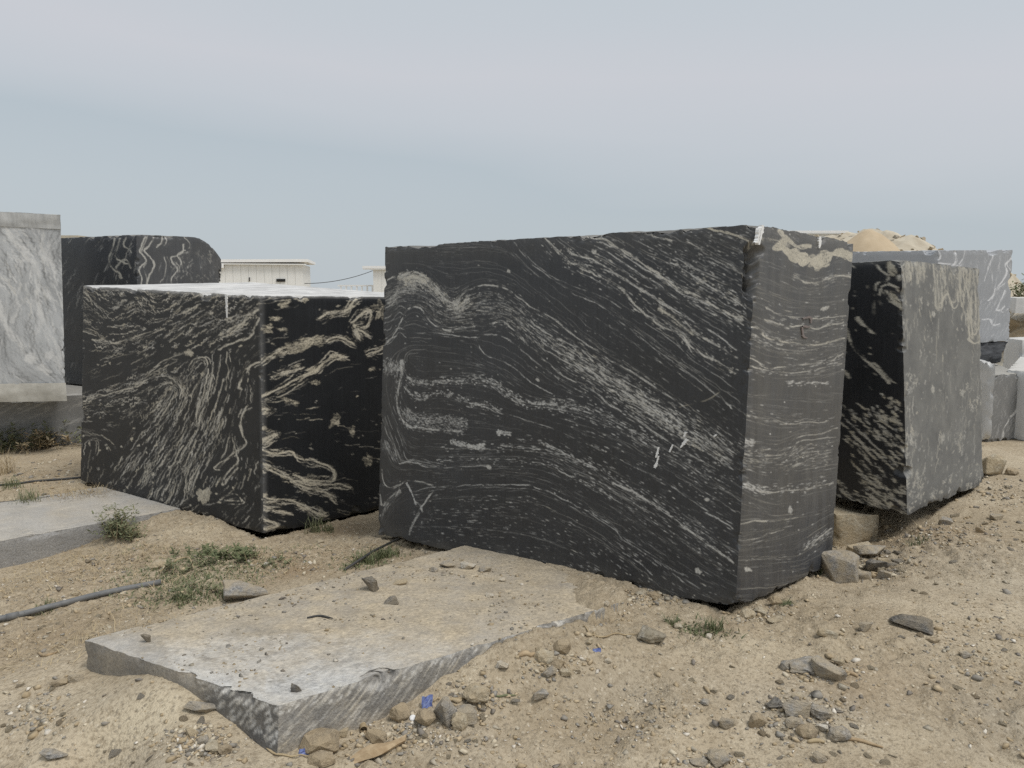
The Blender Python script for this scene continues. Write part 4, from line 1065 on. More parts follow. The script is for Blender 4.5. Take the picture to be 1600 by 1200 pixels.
M_LEDGE = plain_mat('yellowish_broken_stone', (0.36, 0.345, 0.305), (0.6, 0.585, 0.53), 4, 0.85, 0.6)
ledge('weathered_rim', pale_block, (-240, 320), (94, 336), 7.9, 8.05, 0.155, M_RIM, 2, 0.012)
ledge('broken_ledge', pale_block, (-240, 602), (103, 598), 7.9, 8.05, 0.21, M_LEDGE, 3, 0.02)

def paint_dark_left(s):
    s.guide([(110, 440), (140, 400), (165, 370)], [(120, 520), (150, 430), (180, 372)], [(180, 440), (190, 400), (200, 370)])
    s.scatter(260, (8, 34), (0.6, 1.2), (0.2, 0.6), 0.35, 0.8, clump=0.3)
    for pts, w in (([(180, 372), (172, 395), (172, 415), (185, 425), (190, 435)], 5), ([(190, 372), (182, 400), (192, 408), (200, 412)], 2.6), ([(196, 370), (193, 385), (205, 395)], 2), ([(182, 420), (196, 405), (204, 420)], 3)): s.vein(pts, w * 0.6, 0.6, 0.6, wob=2, gap=0.2)
    s.carve(500)
    s.tone = 0.46 + 0.06 * fbm2(s.px, s.py, 0.03, 3, 4); s.dust = 0.06

def paint_dark_right(s):
    s.guide([(230, 370), (232, 440)], [(280, 370), (275, 440)], [(320, 380), (320, 440)])
    for pts, w in (([(228, 370), (220, 385), (217, 395), (226, 408), (220, 420), (224, 440), (216, 470)], 3), ([(240, 368), (232, 385), (226, 392), (240, 410), (236, 425), (230, 440), (228, 480)], 3.4), ([(258, 368), (259, 378), (256, 384)], 2), ([(252, 368), (250, 380), (243, 384)], 2.4), ([(287, 382), (283, 394), (268, 402), (270, 412), (276, 422), (268, 436), (272, 450)], 3), ([(290, 392), (278, 398), (284, 410), (282, 420)], 2), ([(256, 402), (258, 415), (254, 430), (250, 442)], 1.4), ([(288, 370), (294, 380), (293, 388)], 1.4)): s.vein(pts, w * 0.5, 0.8, 0.3, wob=2.0, gap=0.1); s.vein([(x + 3, y) for x, y in pts], w * 0.3, 0.6, 0.3, wob=2.2, gap=0.3)
    s.lines(40, (15, 60), (0.4, 0.9), (0.2, 0.6), 0.2, 1.2); s.carve(400)
    s.scatter(60, (4, 16), (0.8, 2.4), (0.2, 0.55), 0.2, 1.5, poly=[(270, 400), (345, 380), (345, 445), (270, 445)])
    s.tone = 0.62 + 0.06 * fbm2(s.px, s.py, 0.03, 3, 4); s.dust = 0.22 + 0.1 * smooth(0.6, 1, s.uu)  # tone and dust raised to paint this face's bluish reflection

dT = np.array([P(60, 373, 9.9), P(213, 366, 8.95), P(345, 372, 9.7), (0, 0, 0)]); dB = np.array([P(68, 600, 9.9), P(216, 600, 8.95), P(343, 600, 9.7), (0, 0, 0)])
dB[:, 2] = 0.34
dT[3] = dT[0] + dT[2] - dT[1]; dB[3] = dB[0] + dB[2] - dB[1]; dB[3][2] = 0.34
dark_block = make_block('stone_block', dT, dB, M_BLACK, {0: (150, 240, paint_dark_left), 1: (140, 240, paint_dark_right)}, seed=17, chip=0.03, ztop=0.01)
tag(dark_block, 'black block with white squiggles and rounded shoulder behind the cream veined block', 'stone block', 'sawn stone blocks')
# knock off its right shoulder
me = dark_block.data
co = np.zeros(len(me.vertices) * 3, np.float32); me.vertices.foreach_get('co', co); co = co.reshape(-1, 3)
wco = co + np.array(dark_block.location)
ax = (dT[2] - dT[1])[:2]; axl = np.linalg.norm(ax); ax /= axl
t = (wco[:, :2] - dT[1][:2]) @ ax
drop = 0.30 * np.clip((t - axl + 0.42) / 0.42, 0, 1.1) ** 2.6 * smooth(-0.9, 0.0, wco[:, 2] - dT[2][2])
co[:, 2] -= drop
me.vertices.foreach_set('co', co.ravel()); me.update()

# ----------------------------------------------------------------------------
# stacked blocks behind on the right
# ----------------------------------------------------------------------------
def paint_blue_a(s):
    s.guide([(1340, 400), (1400, 400), (1465, 402)])
    s.scatter(60, (5, 20), (0.8, 1.6), (0.1, 0.3), 0, 0.5); s.tone = 0.5 + 0.05 * fbm2(s.px, s.py, 0.03, 3, 4); s.dust = 0.5 + 0 * s.px

def paint_blue_b(s):
    s.guide([(1540, 400), (1560, 470), (1545, 520)], [(1550, 500), (1575, 440), (1580, 400)])
    for pts, w in (([(1583, 398), (1570, 412), (1575, 425), (1566, 440), (1555, 450), (1550, 462), (1542, 470)], 4), ([(1464, 393), (1468, 402), (1463, 410), (1480, 414), (1500, 416)], 4), ([(1490, 390), (1492, 405), (1488, 415)], 2.4), ([(1506, 390), (1503, 404), (1498, 414)], 2.6), ([(1556, 486), (1565, 486), (1570, 480)], 4), ([(1555, 484), (1562, 470), (1570, 455)], 2), ([(1534, 500), (1545, 500), (1550, 508), (1562, 506)], 3.5), ([(1550, 395), (1542, 420), (1535, 440)], 2.4)):
        s.vein(pts, w * 0.5, 0.9, 0, wob=1.8, gap=0.1); s.vein([(x + 3, y + 2) for x, y in pts], w * 0.25, 0.6, 0, wob=2.0, gap=0.3, guide=False)
    s.scatter(260, (6, 40), (0.5, 1.3), (0.15, 0.5), 0, 0.8); s.carve(500); s.tone = 0.5 + 0.06 * fbm2(s.px, s.py, 0.03, 3, 4); s.dust = 0.12 + 0 * s.px

bT = np.array([P(1325, 393, 8.7), P(1466, 391, 8.3), P(1583, 390, 8.75), (0, 0, 0)]); bB = np.array([P(1325, 540, 8.7), P(1466, 542, 8.3), P(1577, 536, 8.75), (0, 0, 0)])
bB[:3, 2] = 0.985
bT[3] = bT[0] + np.array([1.3, 1.6, 0]); bB[3] = bB[0] + np.array([1.3, 1.6, 0])
blue_block = make_block('stone_block', bT, bB, M_BLUE, {0: (140, 150, paint_blue_a), 1: (140, 160, paint_blue_b)}, seed=21, chip=0.02)
tag(blue_block, 'blue grey block with white veins on top of the right stack', 'stone block', 'sawn stone blocks')
# dark broken slab under it
oT = np.array([P(1330, 536, 8.75), P(1468, 540, 8.32), P(1578, 534, 8.75), (0, 0, 0)]); oT[:3, 2] = 0.98; oT[3] = oT[0] + np.array([1.3, 1.5, 0])
oB = oT.copy(); oB[:, 2] = 0.70; oB[2] += np.array([-0.05, 0, 0.02])
M_SLATE = plain_mat('dark_broken_slate', (0.03, 0.032, 0.037), (0.1, 0.105, 0.115), 7, 0.7, 0.8, stretch=(1, 1, 5))
ledge_slab = make_block('stone_slab', oT, oB, M_SLATE, {1: (120, 30, None)}, seed=23, chip=0.05, wob=0.06, zbot=0.05, chipw=0.15)
tag(ledge_slab, 'dark broken slab sandwiched under the blue grey block', 'stone slab')

def paint_low_grey(s):
    s.guide([(1560, 690), (1585, 620), (1598, 560)]); s.scatter(80, (6, 24), (0.7, 1.6), (0.15, 0.5), 0.1, 1.2)
    s.vein([(1565, 690), (1575, 660), (1588, 640), (1594, 610)], 3, 0.5, 0.1, wob=2); s.tone = 0.30 + 0.05 * fbm2(s.px, s.py, 0.03, 3, 4); s.dust = 0.15 + 0 * s.px
cT = np.array([P(1500, 560, 8.3), P(1551, 556, 7.7), P(1600, 530, 7.9), (0, 0, 0)]); cB = np.array([P(1500, 690, 8.3), P(1541, 690, 7.7), P(1590, 690, 7.9), (0, 0, 0)])
cT[:3, 2] = 0.69; cB[:3, 2] = -0.08
cT[3] = cT[0] + np.array([1.2, 1.4, 0]); cB[3] = cB[0] + np.array([1.2, 1.4, 0])
low_block = make_block('stone_block', cT, cB, M_GREY, {1: (80, 170, paint_low_grey)}, seed=25, chip=0.03, zbot=0.06)
tag(low_block, 'grey block standing at the foot of the right stack', 'stone block', 'sawn stone blocks')
wT = np.array([(5.62, 8.0, 0.72), (5.75, 7.7, 0.72), (7.4, 8.9, 0.72), (6.9, 9.6, 0.72)]); wB = wT.copy(); wB[:, 2] = -0.06
white_block = make_block('stone_block', wT, wB, M_WHITE, {1: (90, 90, None)}, seed=27, chip=0.03)
tag(white_block, 'white marble block at the right edge beside the grey block', 'stone block', 'sawn stone blocks')
def slab_from(name, pts_top, pts_bot, mat, label, cat, seed, **kw):
    o = make_block(name, pts_top, pts_bot, mat, {}, seed=seed, **kw)
    return tag(o, label, cat)
a, b, c, d = P(1546, 566, 7.55), P(1556, 566, 7.5), P(1549, 688, 7.45), P(1537, 690, 7.5)
off = np.array([0.12, 0.9, 0])
slab_from('stone_slab', [a + off * 0.15, a, b, b + off], [d + off * 0.15, d, c, c + off], M_WHITE, 'thin pale slab standing on edge beside the right dark block', 'stone slab', 29, chip=0.006, zbot=0.0, wob=0.0, topdust=0.3)
# ----------------------------------------------------------------------------
# slabs lying on the ground
# ----------------------------------------------------------------------------
def paint_slab_top(s):
    far = smooth(380, 700, s.px + (1000 - s.py) * 1.2)
    s.guide([(150, 1010), (300, 1030), (440, 1090)], [(440, 1095), (600, 1045), (800, 980)], [(300, 990), (500, 960), (700, 900)])
    s.scatter(2200, (6, 24), (0.5, 1.1), (0.3, 1.0), 0.1, 2.0, wlen=12, poly=[(300, 1060), (440, 1104), (700, 1020), (600, 1000), (400, 1010), (260, 1010)])
    s.scatter(300, (5, 18), (0.6, 1.4), (0.1, 0.4), 0.1, 2.0, poly=[(140, 1000), (300, 960), (330, 1010), (300, 1060)])
    rim = smooth(60, 6, np.abs((s.py - (1104 + (s.px - 434) * -0.305)))) * (s.px > 420)
    edge2 = smooth(40, 4, np.abs(s.py - (1000 + (s.px - 130) * 0.342))) * (s.px < 440)
    e = np.clip(rim + edge2, 0, 1) * smooth(880, 720, s.px)
    s.w += 0.35 * e * np.clip(0.7 + fbm2(s.px, s.py, 0.08, 3, 3), 0, 1)
    s.w += (0.10 + 0.3 * np.clip(fbm2(s.px, s.py * 2, 0.05, 4, 14), 0, 1)) * (1 - far)
    s.tone = 0.8 + 0.25 * fbm2(s.px, s.py, 0.02, 4, 4) + 0.2 * e
    s.dust = np.clip(0.90 + 0.45 * far + 0.30 * fbm2(s.px, s.py * 2, 0.02, 5, 5) - 0.42 * e - 0.35 * np.exp(-(((s.px - 430) / 170) ** 2 + ((s.py - 1060) / 45) ** 2)) * 1.2, 0.1, 1)
    s.d += 0.9 * np.clip(fbm2(s.px, s.py * 2.2, 0.03, 5, 17) - 0.05, 0, 1) + 0.8 * np.exp(-(((s.px - 420) / 45) ** 2 + ((s.py - 1014) / 7) ** 2))

def paint_slab_front(s):
    for k in range(9): s.guide([(380 + k * 60, 1180 - k * 12), (440 + k * 60, 1125 - k * 20)])
    s.lines(1500, (16, 70), (0.4, 0.9), (0.3, 1.1), 0.45, 0.5, clump=0.0)
    s.carve(1500, (14, 60), (0.5, 1.0), (0.4, 1.0), 0.4, 1.0)
    s.scatter(420, (5, 14), (0.6, 1.3), (0.5, 1.2), 0.0, 0.8, poly=[(434, 1098), (900, 958), (900, 972), (700, 1040), (434, 1122)])
    s.w += 0.45 * smooth(0.12, 0.0, s.vv) * np.clip(0.5 + fbm2(s.px, s.py, 0.12, 3, 3), 0, 1)
    s.tone = 0.62 + 0.25 * fbm2(s.px, s.py, 0.03, 3, 4); s.dust = 0.22 + 0.45 * smooth(0.35, 0.9, s.vv) + 0.15 * fbm2(s.px, s.py, 0.05, 3, 6)

def paint_slab_end(s):
    s.guide([(130, 1030), (290, 1080)]); s.scatter(60, (4, 14), (0.8, 1.6), (0.1, 0.3), 0.2, 0.5)
    s.guide([(330, 1090), (350, 1070)], [(400, 1120), (420, 1095)]); s.scatter(110, (8, 22), (0.6, 1.2), (0.4, 0.9), 0.1, 1.2, poly=[(300, 1060), (440, 1100), (440, 1170), (330, 1110)])
    s.tone = 0.55 + 0.1 * fbm2(s.px, s.py, 0.05, 3, 4) - 0.15 * smooth(300, 340, s.px); s.dust = 0.42 + 0.2 * fbm2(s.px, s.py, 0.04, 3, 6) - 0.3 * smooth(300, 340, s.px)

dn = np.array([0, 0, -0.26])
front_slab = make_block('stone_slab', [sA, sC, sD, sB], [sA + dn, sC + dn + (sC - sB) * 0.012, sD + dn, sB + dn], M_SLAB, {'top': (330, 280, paint_slab_top), 0: (170, 50, paint_slab_end), 1: (320, 60, paint_slab_front)}, seed=31, chip=0.020, zbot=0.0, ztop=0.006, roundness=0.006, chipw=0.05, nicks=7)
tag(front_slab, 'large flat slab in the foreground covered with sand, ribbed broken front edge', 'stone slab')

z2 = -0.305
def flat(px, py, z):
    d = ray(px, py); return CAM + d * ((z - CAM[2]) / d[2])
q0, q1, q2, q3 = flat(-160, 838, z2), flat(-40, 853, z2), flat(272, 796, z2), flat(205, 779, z2)
q2 = q2 + (q2 - q1) * 0.08
q3 = q2 + np.array([-0.75, 1.0, 0]); q0 = q1 + np.array([-0.75, 1.0, 0])
def paint_slab2_top(s):
    s.guide([(0, 820), (130, 800), (260, 790)]); s.scatter(120, (10, 50), (0.6, 1.6), (0.1, 0.5), 0.5, 1.0)
    s.tone = 0.85 + 0.12 * fbm2(s.px, s.py, 0.03, 3, 4); s.dust = 0.45 + 0.25 * fbm2(s.px, s.py * 2, 0.02, 4, 4); s.w += 0.55 + 0.3 * fbm2(s.px, s.py * 2, 0.03, 4, 9)
def paint_slab2_front(s):
    s.guide([(0, 860), (140, 830)]); s.scatter(40, (6, 18), (0.6, 1.4), (0.1, 0.3)); s.tone = 0.9 + 0.1 * fbm2(s.px, s.py, 0.04, 3, 4); s.dust = 0.12 + 0.2 * smooth(0.7, 1, s.vv)
dn = np.array([0, 0, -0.36])
side_slab = make_block('stone_slab', [q0, q1, q2, q3], [q0 + dn, q1 + dn, q2 + dn, q3 + dn], M_SLAB, {'top': (90, 160, paint_slab2_top), 1: (180, 50, paint_slab2_front)}, seed=33, chip=0.02, zbot=0.0, topdust=0.5)
tag(side_slab, 'pale flat slab half under the cream veined block at the left', 'stone slab')

# ----------------------------------------------------------------------------
# ground
# ----------------------------------------------------------------------------
def axis(lo, hi, step, out_lo, out_hi, grow=1.16):
    mid = list(np.arange(lo, hi, step))
    a, s = [], step
    x = lo
    while x > out_lo:
        s *= grow; x -= s; a.append(x)
    b, s = [], step
    x = mid[-1]
    while x < out_hi:
        s *= grow; x += s; b.append(x)
    return np.array(a[::-1] + mid + b)
gx = axis(-3.6, 4.2, 0.0165, -900, 900); gy = axis(2.05, 6.4, 0.0165, -60, 1500)
X, Y = np.meshgrid(gx, gy)
Z = ground_height(X, Y)
nearw = np.exp(-np.clip((np.hypot(X / 1.2, Y - 3.5) - 4) / 4, 0, 9) ** 2)
churn = smooth(-0.16, 0.22, fbm2(X, Y * 1.3, 0.85, 4, 51) + 0.12 * fbm2(X, Y, 4.0, 3, 52))
clod = fbm2(X, Y, 22, 4, 11, 0.6)
ridge = 1 - np.abs(fbm2(X + 0.3 * Y, Y, 11, 3, 12))
Z = Z + nearw * (0.25 + 1.15 * churn) * (0.018 * clod + 0.010 * (ridge - 0.7) + 0.030 * np.clip(fbm2(X, Y, 9, 4, 13) - 0.12, 0, 1))
# trodden, smoother dirt on the right; wheel-dragged streaks
Z = Z + nearw * 0.006 * fbm2((X - 0.6 * Y) * 3.5, (Y + 0.3 * X) * 0.6, 3.0, 4, 15) * smooth(0.8, 1.8, X)
nx, ny = len(gx), len(gy)
idx = np.arange(nx * ny).reshape(ny, nx)
f = np.stack([idx[:-1, :-1], idx[:-1, 1:], idx[1:, 1:], idx[1:, :-1]], -1).reshape(-1, 4)
ZG = Z

def zone(blobs):
    r = np.zeros_like(X)
    for px, py, rx, ry, w in blobs:
        c = on_ground(px, py)
        m = c[1] / F_PX
        ryw = ry * m * c[1] / 1.6
        r = np.maximum(r, w * np.exp(-((X - c[0]) / (rx * m)) ** 2 - ((Y - c[1]) / ryw) ** 2))
    return r * np.clip(0.75 + 0.9 * fbm2(X, Y, 3.0, 4, 21), 0, 1)
brown = zone([(470, 885, 70, 28, 1.0), (420, 900, 60, 25, 0.8), (120, 900, 130, 40, 0.35), (60, 1000, 120, 60, 0.4), (1330, 1060, 120, 60, 0.5), (1450, 830, 90, 20, 0.8), (1150, 985, 60, 12, 0.5), (540, 830, 60, 16, 0.7), (60, 740, 120, 40, 0.4), (900, 1150, 160, 30, 0.35)])
grey = zone([(1260, 1110, 90, 40, 0.9), (1000, 1090, 120, 30, 0.6), (1550, 1130, 120, 60, 0.6), (700, 1150, 120, 40, 0.6), (300, 1180, 130, 40, 0.5), (40, 1110, 60, 30, 0.6), (1560, 900, 120, 60, 0.45), (1380, 880, 60, 20, 0.6), (720, 880, 50, 18, 0.8), (170, 1090, 60, 20, 0.4)])
pale = zone([(230, 1120, 130, 35, 0.9), (1200, 1010, 150, 30, 0.6), (1050, 1150, 120, 30, 0.3), (1350, 1150, 120, 25, 0.4), (1580, 1020, 60, 20, 0.5), (500, 1190, 60, 20, 0.5), (300, 830, 60, 14, 0.6), (330, 905, 30, 12, 0.7)])
n = N('sandy_dirt')
zb, zg, zp, zc = n.attr('zone')
co = n.coord('Object')
big = n.noise(co, 0.9, 5, 0.6); med = n.noise(co, 6.5, 6, 0.65); fine = n.noise(co, 48, 5, 0.7); grit = n.voronoi(co, 95, 'F1', 'Color')
gsep = n.new('ShaderNodeSeparateColor'); n.put(gsep.inputs[0], grit)
col = n.mix(n.ramp(med, (0.3, 0.0), (0.7, 1.0)), (0.425, 0.35, 0.245), (0.56, 0.483, 0.36))
col = n.mix(n.ramp(big, (0.42, 0.0), (0.62, 0.7)), col, (0.38, 0.315, 0.22))
col = n.mix(n.ramp(n.noise(co, 2.4, 5, 0.65), (0.5, 0.0), (0.68, 0.7)), col, (0.55, 0.475, 0.35))
col = n.mix(n.math('MULTIPLY', zc, n.ramp(n.noise(co, 14, 5, 0.7), (0.35, 0.7), (0.62, 0.12))), col, (0.30, 0.245, 0.168))
col = n.mix(n.math('MULTIPLY', zb, 0.85), col, (0.27, 0.19, 0.112))
col = n.mix(n.math('MULTIPLY', zg, 0.7), col, (0.38, 0.35, 0.29))
col = n.mix(n.math('MULTIPLY', zp, 0.75), col, (0.64, 0.56, 0.41))
col = n.mix(n.ramp(fine, (0.32, 0.75), (0.52, 0.0)), col, (0.20, 0.155, 0.10))
col = n.mix(n.ramp(fine, (0.62, 0.0), (0.8, 0.4)), col, (0.64, 0.56, 0.43))
col = n.mix(n.ramp(gsep.outputs[0], (0.955, 0.0), (0.98, 0.5)), col, (0.62, 0.55, 0.43))
col = n.mix(n.ramp(gsep.outputs[1], (0.92, 0.0), (0.96, 0.5)), col, (0.2, 0.17, 0.13))
hgt = n.math('ADD', n.math('MULTIPLY', fine, 0.8), n.math('ADD', n.math('MULTIPLY', n.voronoi(co, 95), -0.35), n.math('MULTIPLY', n.noise(co, 160, 3, 0.7), 0.35)))
M_DIRT = n.done(col, 0.95, n.bump(hgt, 0.85, 0.012), 0.2)
ground = mesh_obj('ground', np.stack([X.ravel(), Y.ravel(), Z.ravel()], -1), f, M_DIRT, None, True)
set_attr(ground.data, 'zone', np.stack([brown, grey, pale, churn], -1).reshape(-1, 4))
tag(ground, kind='structure')

def gz(x, y):
    """height of the built ground mesh (vectorised)"""
    x = np.atleast_1d(np.asarray(x, float)); y = np.atleast_1d(np.asarray(y, float))
    i = np.clip(np.searchsorted(gx, x) - 1, 0, nx - 2); j = np.clip(np.searchsorted(gy, y) - 1, 0, ny - 2)
    fx = np.clip((x - gx[i]) / (gx[i + 1] - gx[i]), 0, 1); fy = np.clip((y - gy[j]) / (gy[j + 1] - gy[j]), 0, 1)
    return (ZG[j, i] * (1 - fx) + ZG[j, i + 1] * fx) * (1 - fy) + (ZG[j + 1, i] * (1 - fx) + ZG[j + 1, i + 1] * fx) * fy

# ----------------------------------------------------------------------------
# gravel and crumbs
# ----------------------------------------------------------------------------
def hull(pts):
    bm = bmesh.new()
    for p in pts: bm.verts.new(p)
    bm.verts.ensure_lookup_table()
    r = bmesh.ops.convex_hull(bm, input=bm.verts)
    bmesh.ops.delete(bm, geom=[v for v in bm.verts if not v.link_faces], context='VERTS')
    bmesh.ops.triangulate(bm, faces=bm.faces)
    bm.verts.index_update()
    v = np.array([x.co for x in bm.verts]); f = np.array([[x.index for x in fc.verts] for fc in bm.faces])
    bm.free()
    return v, f
TEMPL = []
for _ in range(14):
    p = RNG.normal(size=(9, 3)); p /= np.linalg.norm(p, axis=1)[:, None]; p *= RNG.uniform(0.7, 1.1, (9, 1)); p[:, 2] *= 0.62
    TEMPL.append(hull(p))

def scatter_stones(name, x, y, z, size, tones, label=None, mat=None):
    vs, fs, cs, base = [], [], [], 0
    for xi, yi, zi, si, ti in zip(x, y, z, size, tones):
        v, f_ = TEMPL[RNG.integers(len(TEMPL))]
        a = RNG.uniform(0, 6.28); c, s_ = math.cos(a), math.sin(a)
        st = RNG.uniform(0.7, 1.35)
        q = np.stack([(v[:, 0] * c * st - v[:, 1] * s_), (v[:, 0] * s_ * st + v[:, 1] * c), v[:, 2]], -1) * si + (xi, yi, zi + si * 0.18)
        vs.append(q); fs.append(f_ + base); cs.append(np.tile((*ti, 1), (len(v), 1))); base += len(v)
    o = mesh_obj(name, np.vstack(vs), np.vstack(fs), mat, None, False)
    set_attr(o.data, 'tint', np.vstack(cs))
    return tag(o, label, kind='stuff')
n = N('gravel_stone')
at = n.new('ShaderNodeAttribute', attribute_name='tint')
co = n.coord('Object')
col = n.mix(n.ramp(n.noise(co, 60, 4, 0.7), (0.3, 0.45), (0.6, 0.0)), at.outputs['Color'], (0.24, 0.19, 0.13))
M_GRAVEL = n.done(col, 0.9, n.bump(n.noise(co, 180, 3, 0.7), 0.4, 0.003), 0.25)
PAL = np.array([(0.50, 0.405, 0.27), (0.42, 0.335, 0.215), (0.62, 0.55, 0.42), (0.30, 0.285, 0.255), (0.74, 0.69, 0.6), (0.22, 0.2, 0.175), (0.43, 0.39, 0.31)])
PW = np.array([0.25, 0.25, 0.12, 0.11, 0.03, 0.10, 0.14])

def frustum(x, y, z, m=25):
    p = proj(np.stack([x, y, z], -1))
    return (p[:, 0] > -m) & (p[:, 0] < 1600 + m) & (p[:, 1] < 1200 + m) & (y > 1)
NG = 52000
x = RNG.uniform(-4.2, 4.8, NG); y = 2.1 + 5.6 * RNG.random(NG) ** 1.5
dens = 0.10 + 0.8 * smooth(-0.16, 0.22, fbm2(x, y * 1.3, 0.85, 4, 51) + 0.12 * fbm2(x, y, 4.0, 3, 52))
ok = (RNG.random(NG) < dens) & frustum(x, y, np.zeros(NG)) & ~inside(x, y, SLAB_POLY)
x, y = x[ok], y[ok]
size = np.clip(0.0044 * np.exp(RNG.normal(0, 0.62, len(x))), 0.002, 0.022)
scatter_stones('gravel', x, y, gz(x, y), size, PAL[RNG.choice(7, len(x), p=PW)], 'loose gravel and crumbs strewn over the sandy dirt', M_GRAVEL)
# heaps of broken chips
cl = []
for px, py, rx, ry, k in ((310, 1162, 55, 24, 420), (640, 1150, 110, 26, 420), (745, 1095, 45, 25, 200), (1265, 1120, 75, 40, 420), (1280, 1050, 55, 18, 200), (1370, 885, 50, 24, 320), (1470, 830, 110, 22, 420), (1560, 770, 60, 22, 240), (1010, 935, 50, 10, 200), (1185, 962, 35, 10, 160), (870, 1040, 45, 20, 180), (60, 1120, 60, 40, 240), (120, 900, 130, 40, 360), (60, 740, 120, 30, 300), (430, 885, 60, 20, 160), (1530, 1000, 90, 70, 300), (1000, 1120, 130, 40, 300), (1110, 1190, 60, 14, 140)):
    for _ in range(k): cl.append((px + RNG.normal(0, rx * 0.6), py + RNG.normal(0, ry * 0.6)))
cl = np.array([c_ for c_ in cl if c_[1] < 1215])
dz_ = _F[2] + (cl[:, 1] - CY) / F_PX * -_U[2]
yy = 3.0 * np.ones(len(cl))
for _ in range(14):                                          # march each one onto the dirt
    d_ = np.stack([ray(a0, b0) for a0, b0 in cl]) if _ == 0 else d_
    xx = d_[:, 0] * yy / d_[:, 1]; zz_ = gz(xx, yy); yn = (zz_ - CAM[2]) / (d_[:, 2] / d_[:, 1]); yy = 0.5 * yy + 0.5 * np.clip(yn, 1.5, 12)
xx = d_[:, 0] * yy / d_[:, 1]
ok = ~inside(xx, yy, SLAB_POLY)
xx, yy = xx[ok], yy[ok]
scatter_stones('rubble_chips', xx, yy, gz(xx, yy), np.clip(0.0075 * np.exp(RNG.normal(0, 0.5, len(xx))) * (0.6 + 0.13 * yy), 0.003, 0.03), PAL[RNG.choice(7, len(xx), p=[0.22, 0.16, 0.17, 0.17, 0.06, 0.10, 0.12])], 'broken stone chips gathered in loose patches on the dirt', M_GRAVEL)
# crumbs lying on the slab
NS = 5200
u, v = RNG.random(NS), RNG.random(NS)
p = ((sA * (1 - u)[:, None] + sC * u[:, None]) * (1 - v)[:, None] + (sB * (1 - u)[:, None] + sD * u[:, None]) * v[:, None])
ok = RNG.random(NS) < np.clip(0.25 + 1.3 * fbm2(p[:, 0], p[:, 1], 2.5, 3, 41), 0.04, 1)
p = p[ok]
scatter_stones('slab_crumbs', p[:, 0], p[:, 1], p[:, 2], np.clip(0.0042 * np.exp(RNG.normal(0, 0.6, len(p))), 0.002, 0.016), PAL[RNG.choice(7, len(p), p=[0.25, 0.2, 0.12, 0.15, 0.05, 0.15, 0.08])] * 0.8, 'dark crumbs and grit lying on the foreground slab', M_GRAVEL)

# ----------------------------------------------------------------------------
# individual stones, traced one by one
# ----------------------------------------------------------------------------
def stone_mesh(sx, sy, sz, seed, kind):
    r = np.random.default_rng(seed)
    m = {'block': 13, 'round': 26, 'flake': 12, 'layer': 16, 'clod': 22}[kind]
    p = r.normal(size=(m, 3)); p /= np.linalg.norm(p, axis=1)[:, None]
    if kind in ('block', 'layer', 'flake'):
        p = np.sign(p) * np.abs(p) ** 0.6
    p *= r.uniform(0.78, 1.06, (m, 1))
    p = p / np.abs(p).max(0)
    bm = bmesh.new()
    for q in p: bm.verts.new(q)
    bmesh.ops.convex_hull(bm, input=bm.verts)
    bmesh.ops.delete(bm, geom=[v for v in bm.verts if not v.link_faces], context='VERTS')
    bmesh.ops.dissolve_limit(bm, angle_limit=0.16, verts=bm.verts, edges=bm.edges)
    bmesh.ops.bevel(bm, geom=bm.edges[:], offset=0.05 if kind != 'clod' else 0.12, segments=1, affect='EDGES', clamp_overlap=True)
    bmesh.ops.triangulate(bm, faces=bm.faces)
    bmesh.ops.subdivide_edges(bm, edges=[e for e in bm.edges if e.calc_length() > (0.35 if kind != 'layer' else 0.22)], cuts=2 if kind != 'layer' else 5, use_grid_fill=True)
    bmesh.ops.triangulate(bm, faces=bm.faces)
    co = np.array([v.co for v in bm.verts])
    nse = fbm(co * 2.2 + seed, 4, seed % 50, 0.6)
    amp = {'block': 0.10, 'round': 0.10, 'flake': 0.10, 'layer': 0.07, 'clod': 0.28}[kind]
    co2 = co * (1 + amp * nse)[:, None]
    if kind == 'layer':
        st = np.round((co[:, 2] + 0.3 * co[:, 0] + 0.08 * nse) * 4.0)
        co2[:, :2] *= (0.88 + 0.24 * np.array([math.sin(k * 12.9 + seed) for k in st]))[:, None]
    co2 *= np.array([sx, sy, sz])
    for v, c in zip(bm.verts, co2): v.co = c
    me = bpy.data.meshes.new('stone'); bm.to_mesh(me); bm.free()
    return me

def stone(px, py, w, h, kind, mat, label, cat='stone', group=None, surf='g', rot=None, name='stone', depth=0.8, tilt=0.15, sink=0.25):
    """px, py: where the middle of its foot sits in the photo; w, h: its size there"""
    c = on_slab(px, py) if surf == 's' else on_ground(px, py)
    m = np.linalg.norm(c - CAM) / F_PX
    seed = int(px * 7 + py * 13)
    sx, sz = w * m / 2, max(h * m / 2, 0.004)
    sy = sx * depth
    me = stone_mesh(sx, sy, sz, seed, kind)
    me.materials.append(mat)
    o = bpy.data.objects.new(name, me)
    r = random.Random(seed)
    o.rotation_euler = (r.uniform(-tilt, tilt), r.uniform(-tilt, tilt), r.uniform(-0.5, 0.5) if rot is None else rot)
    o.location = (c[0], c[1] + sy * 0.4, (slab_z(c[0], c[1] + sy * 0.4) if surf == 's' else gz(c[0], c[1] + sy * 0.4)[0]) + sz * (1 - 2 * sink * 0.6) - sz * 0.15)
    link(o)
    return tag(o, label, cat, group)

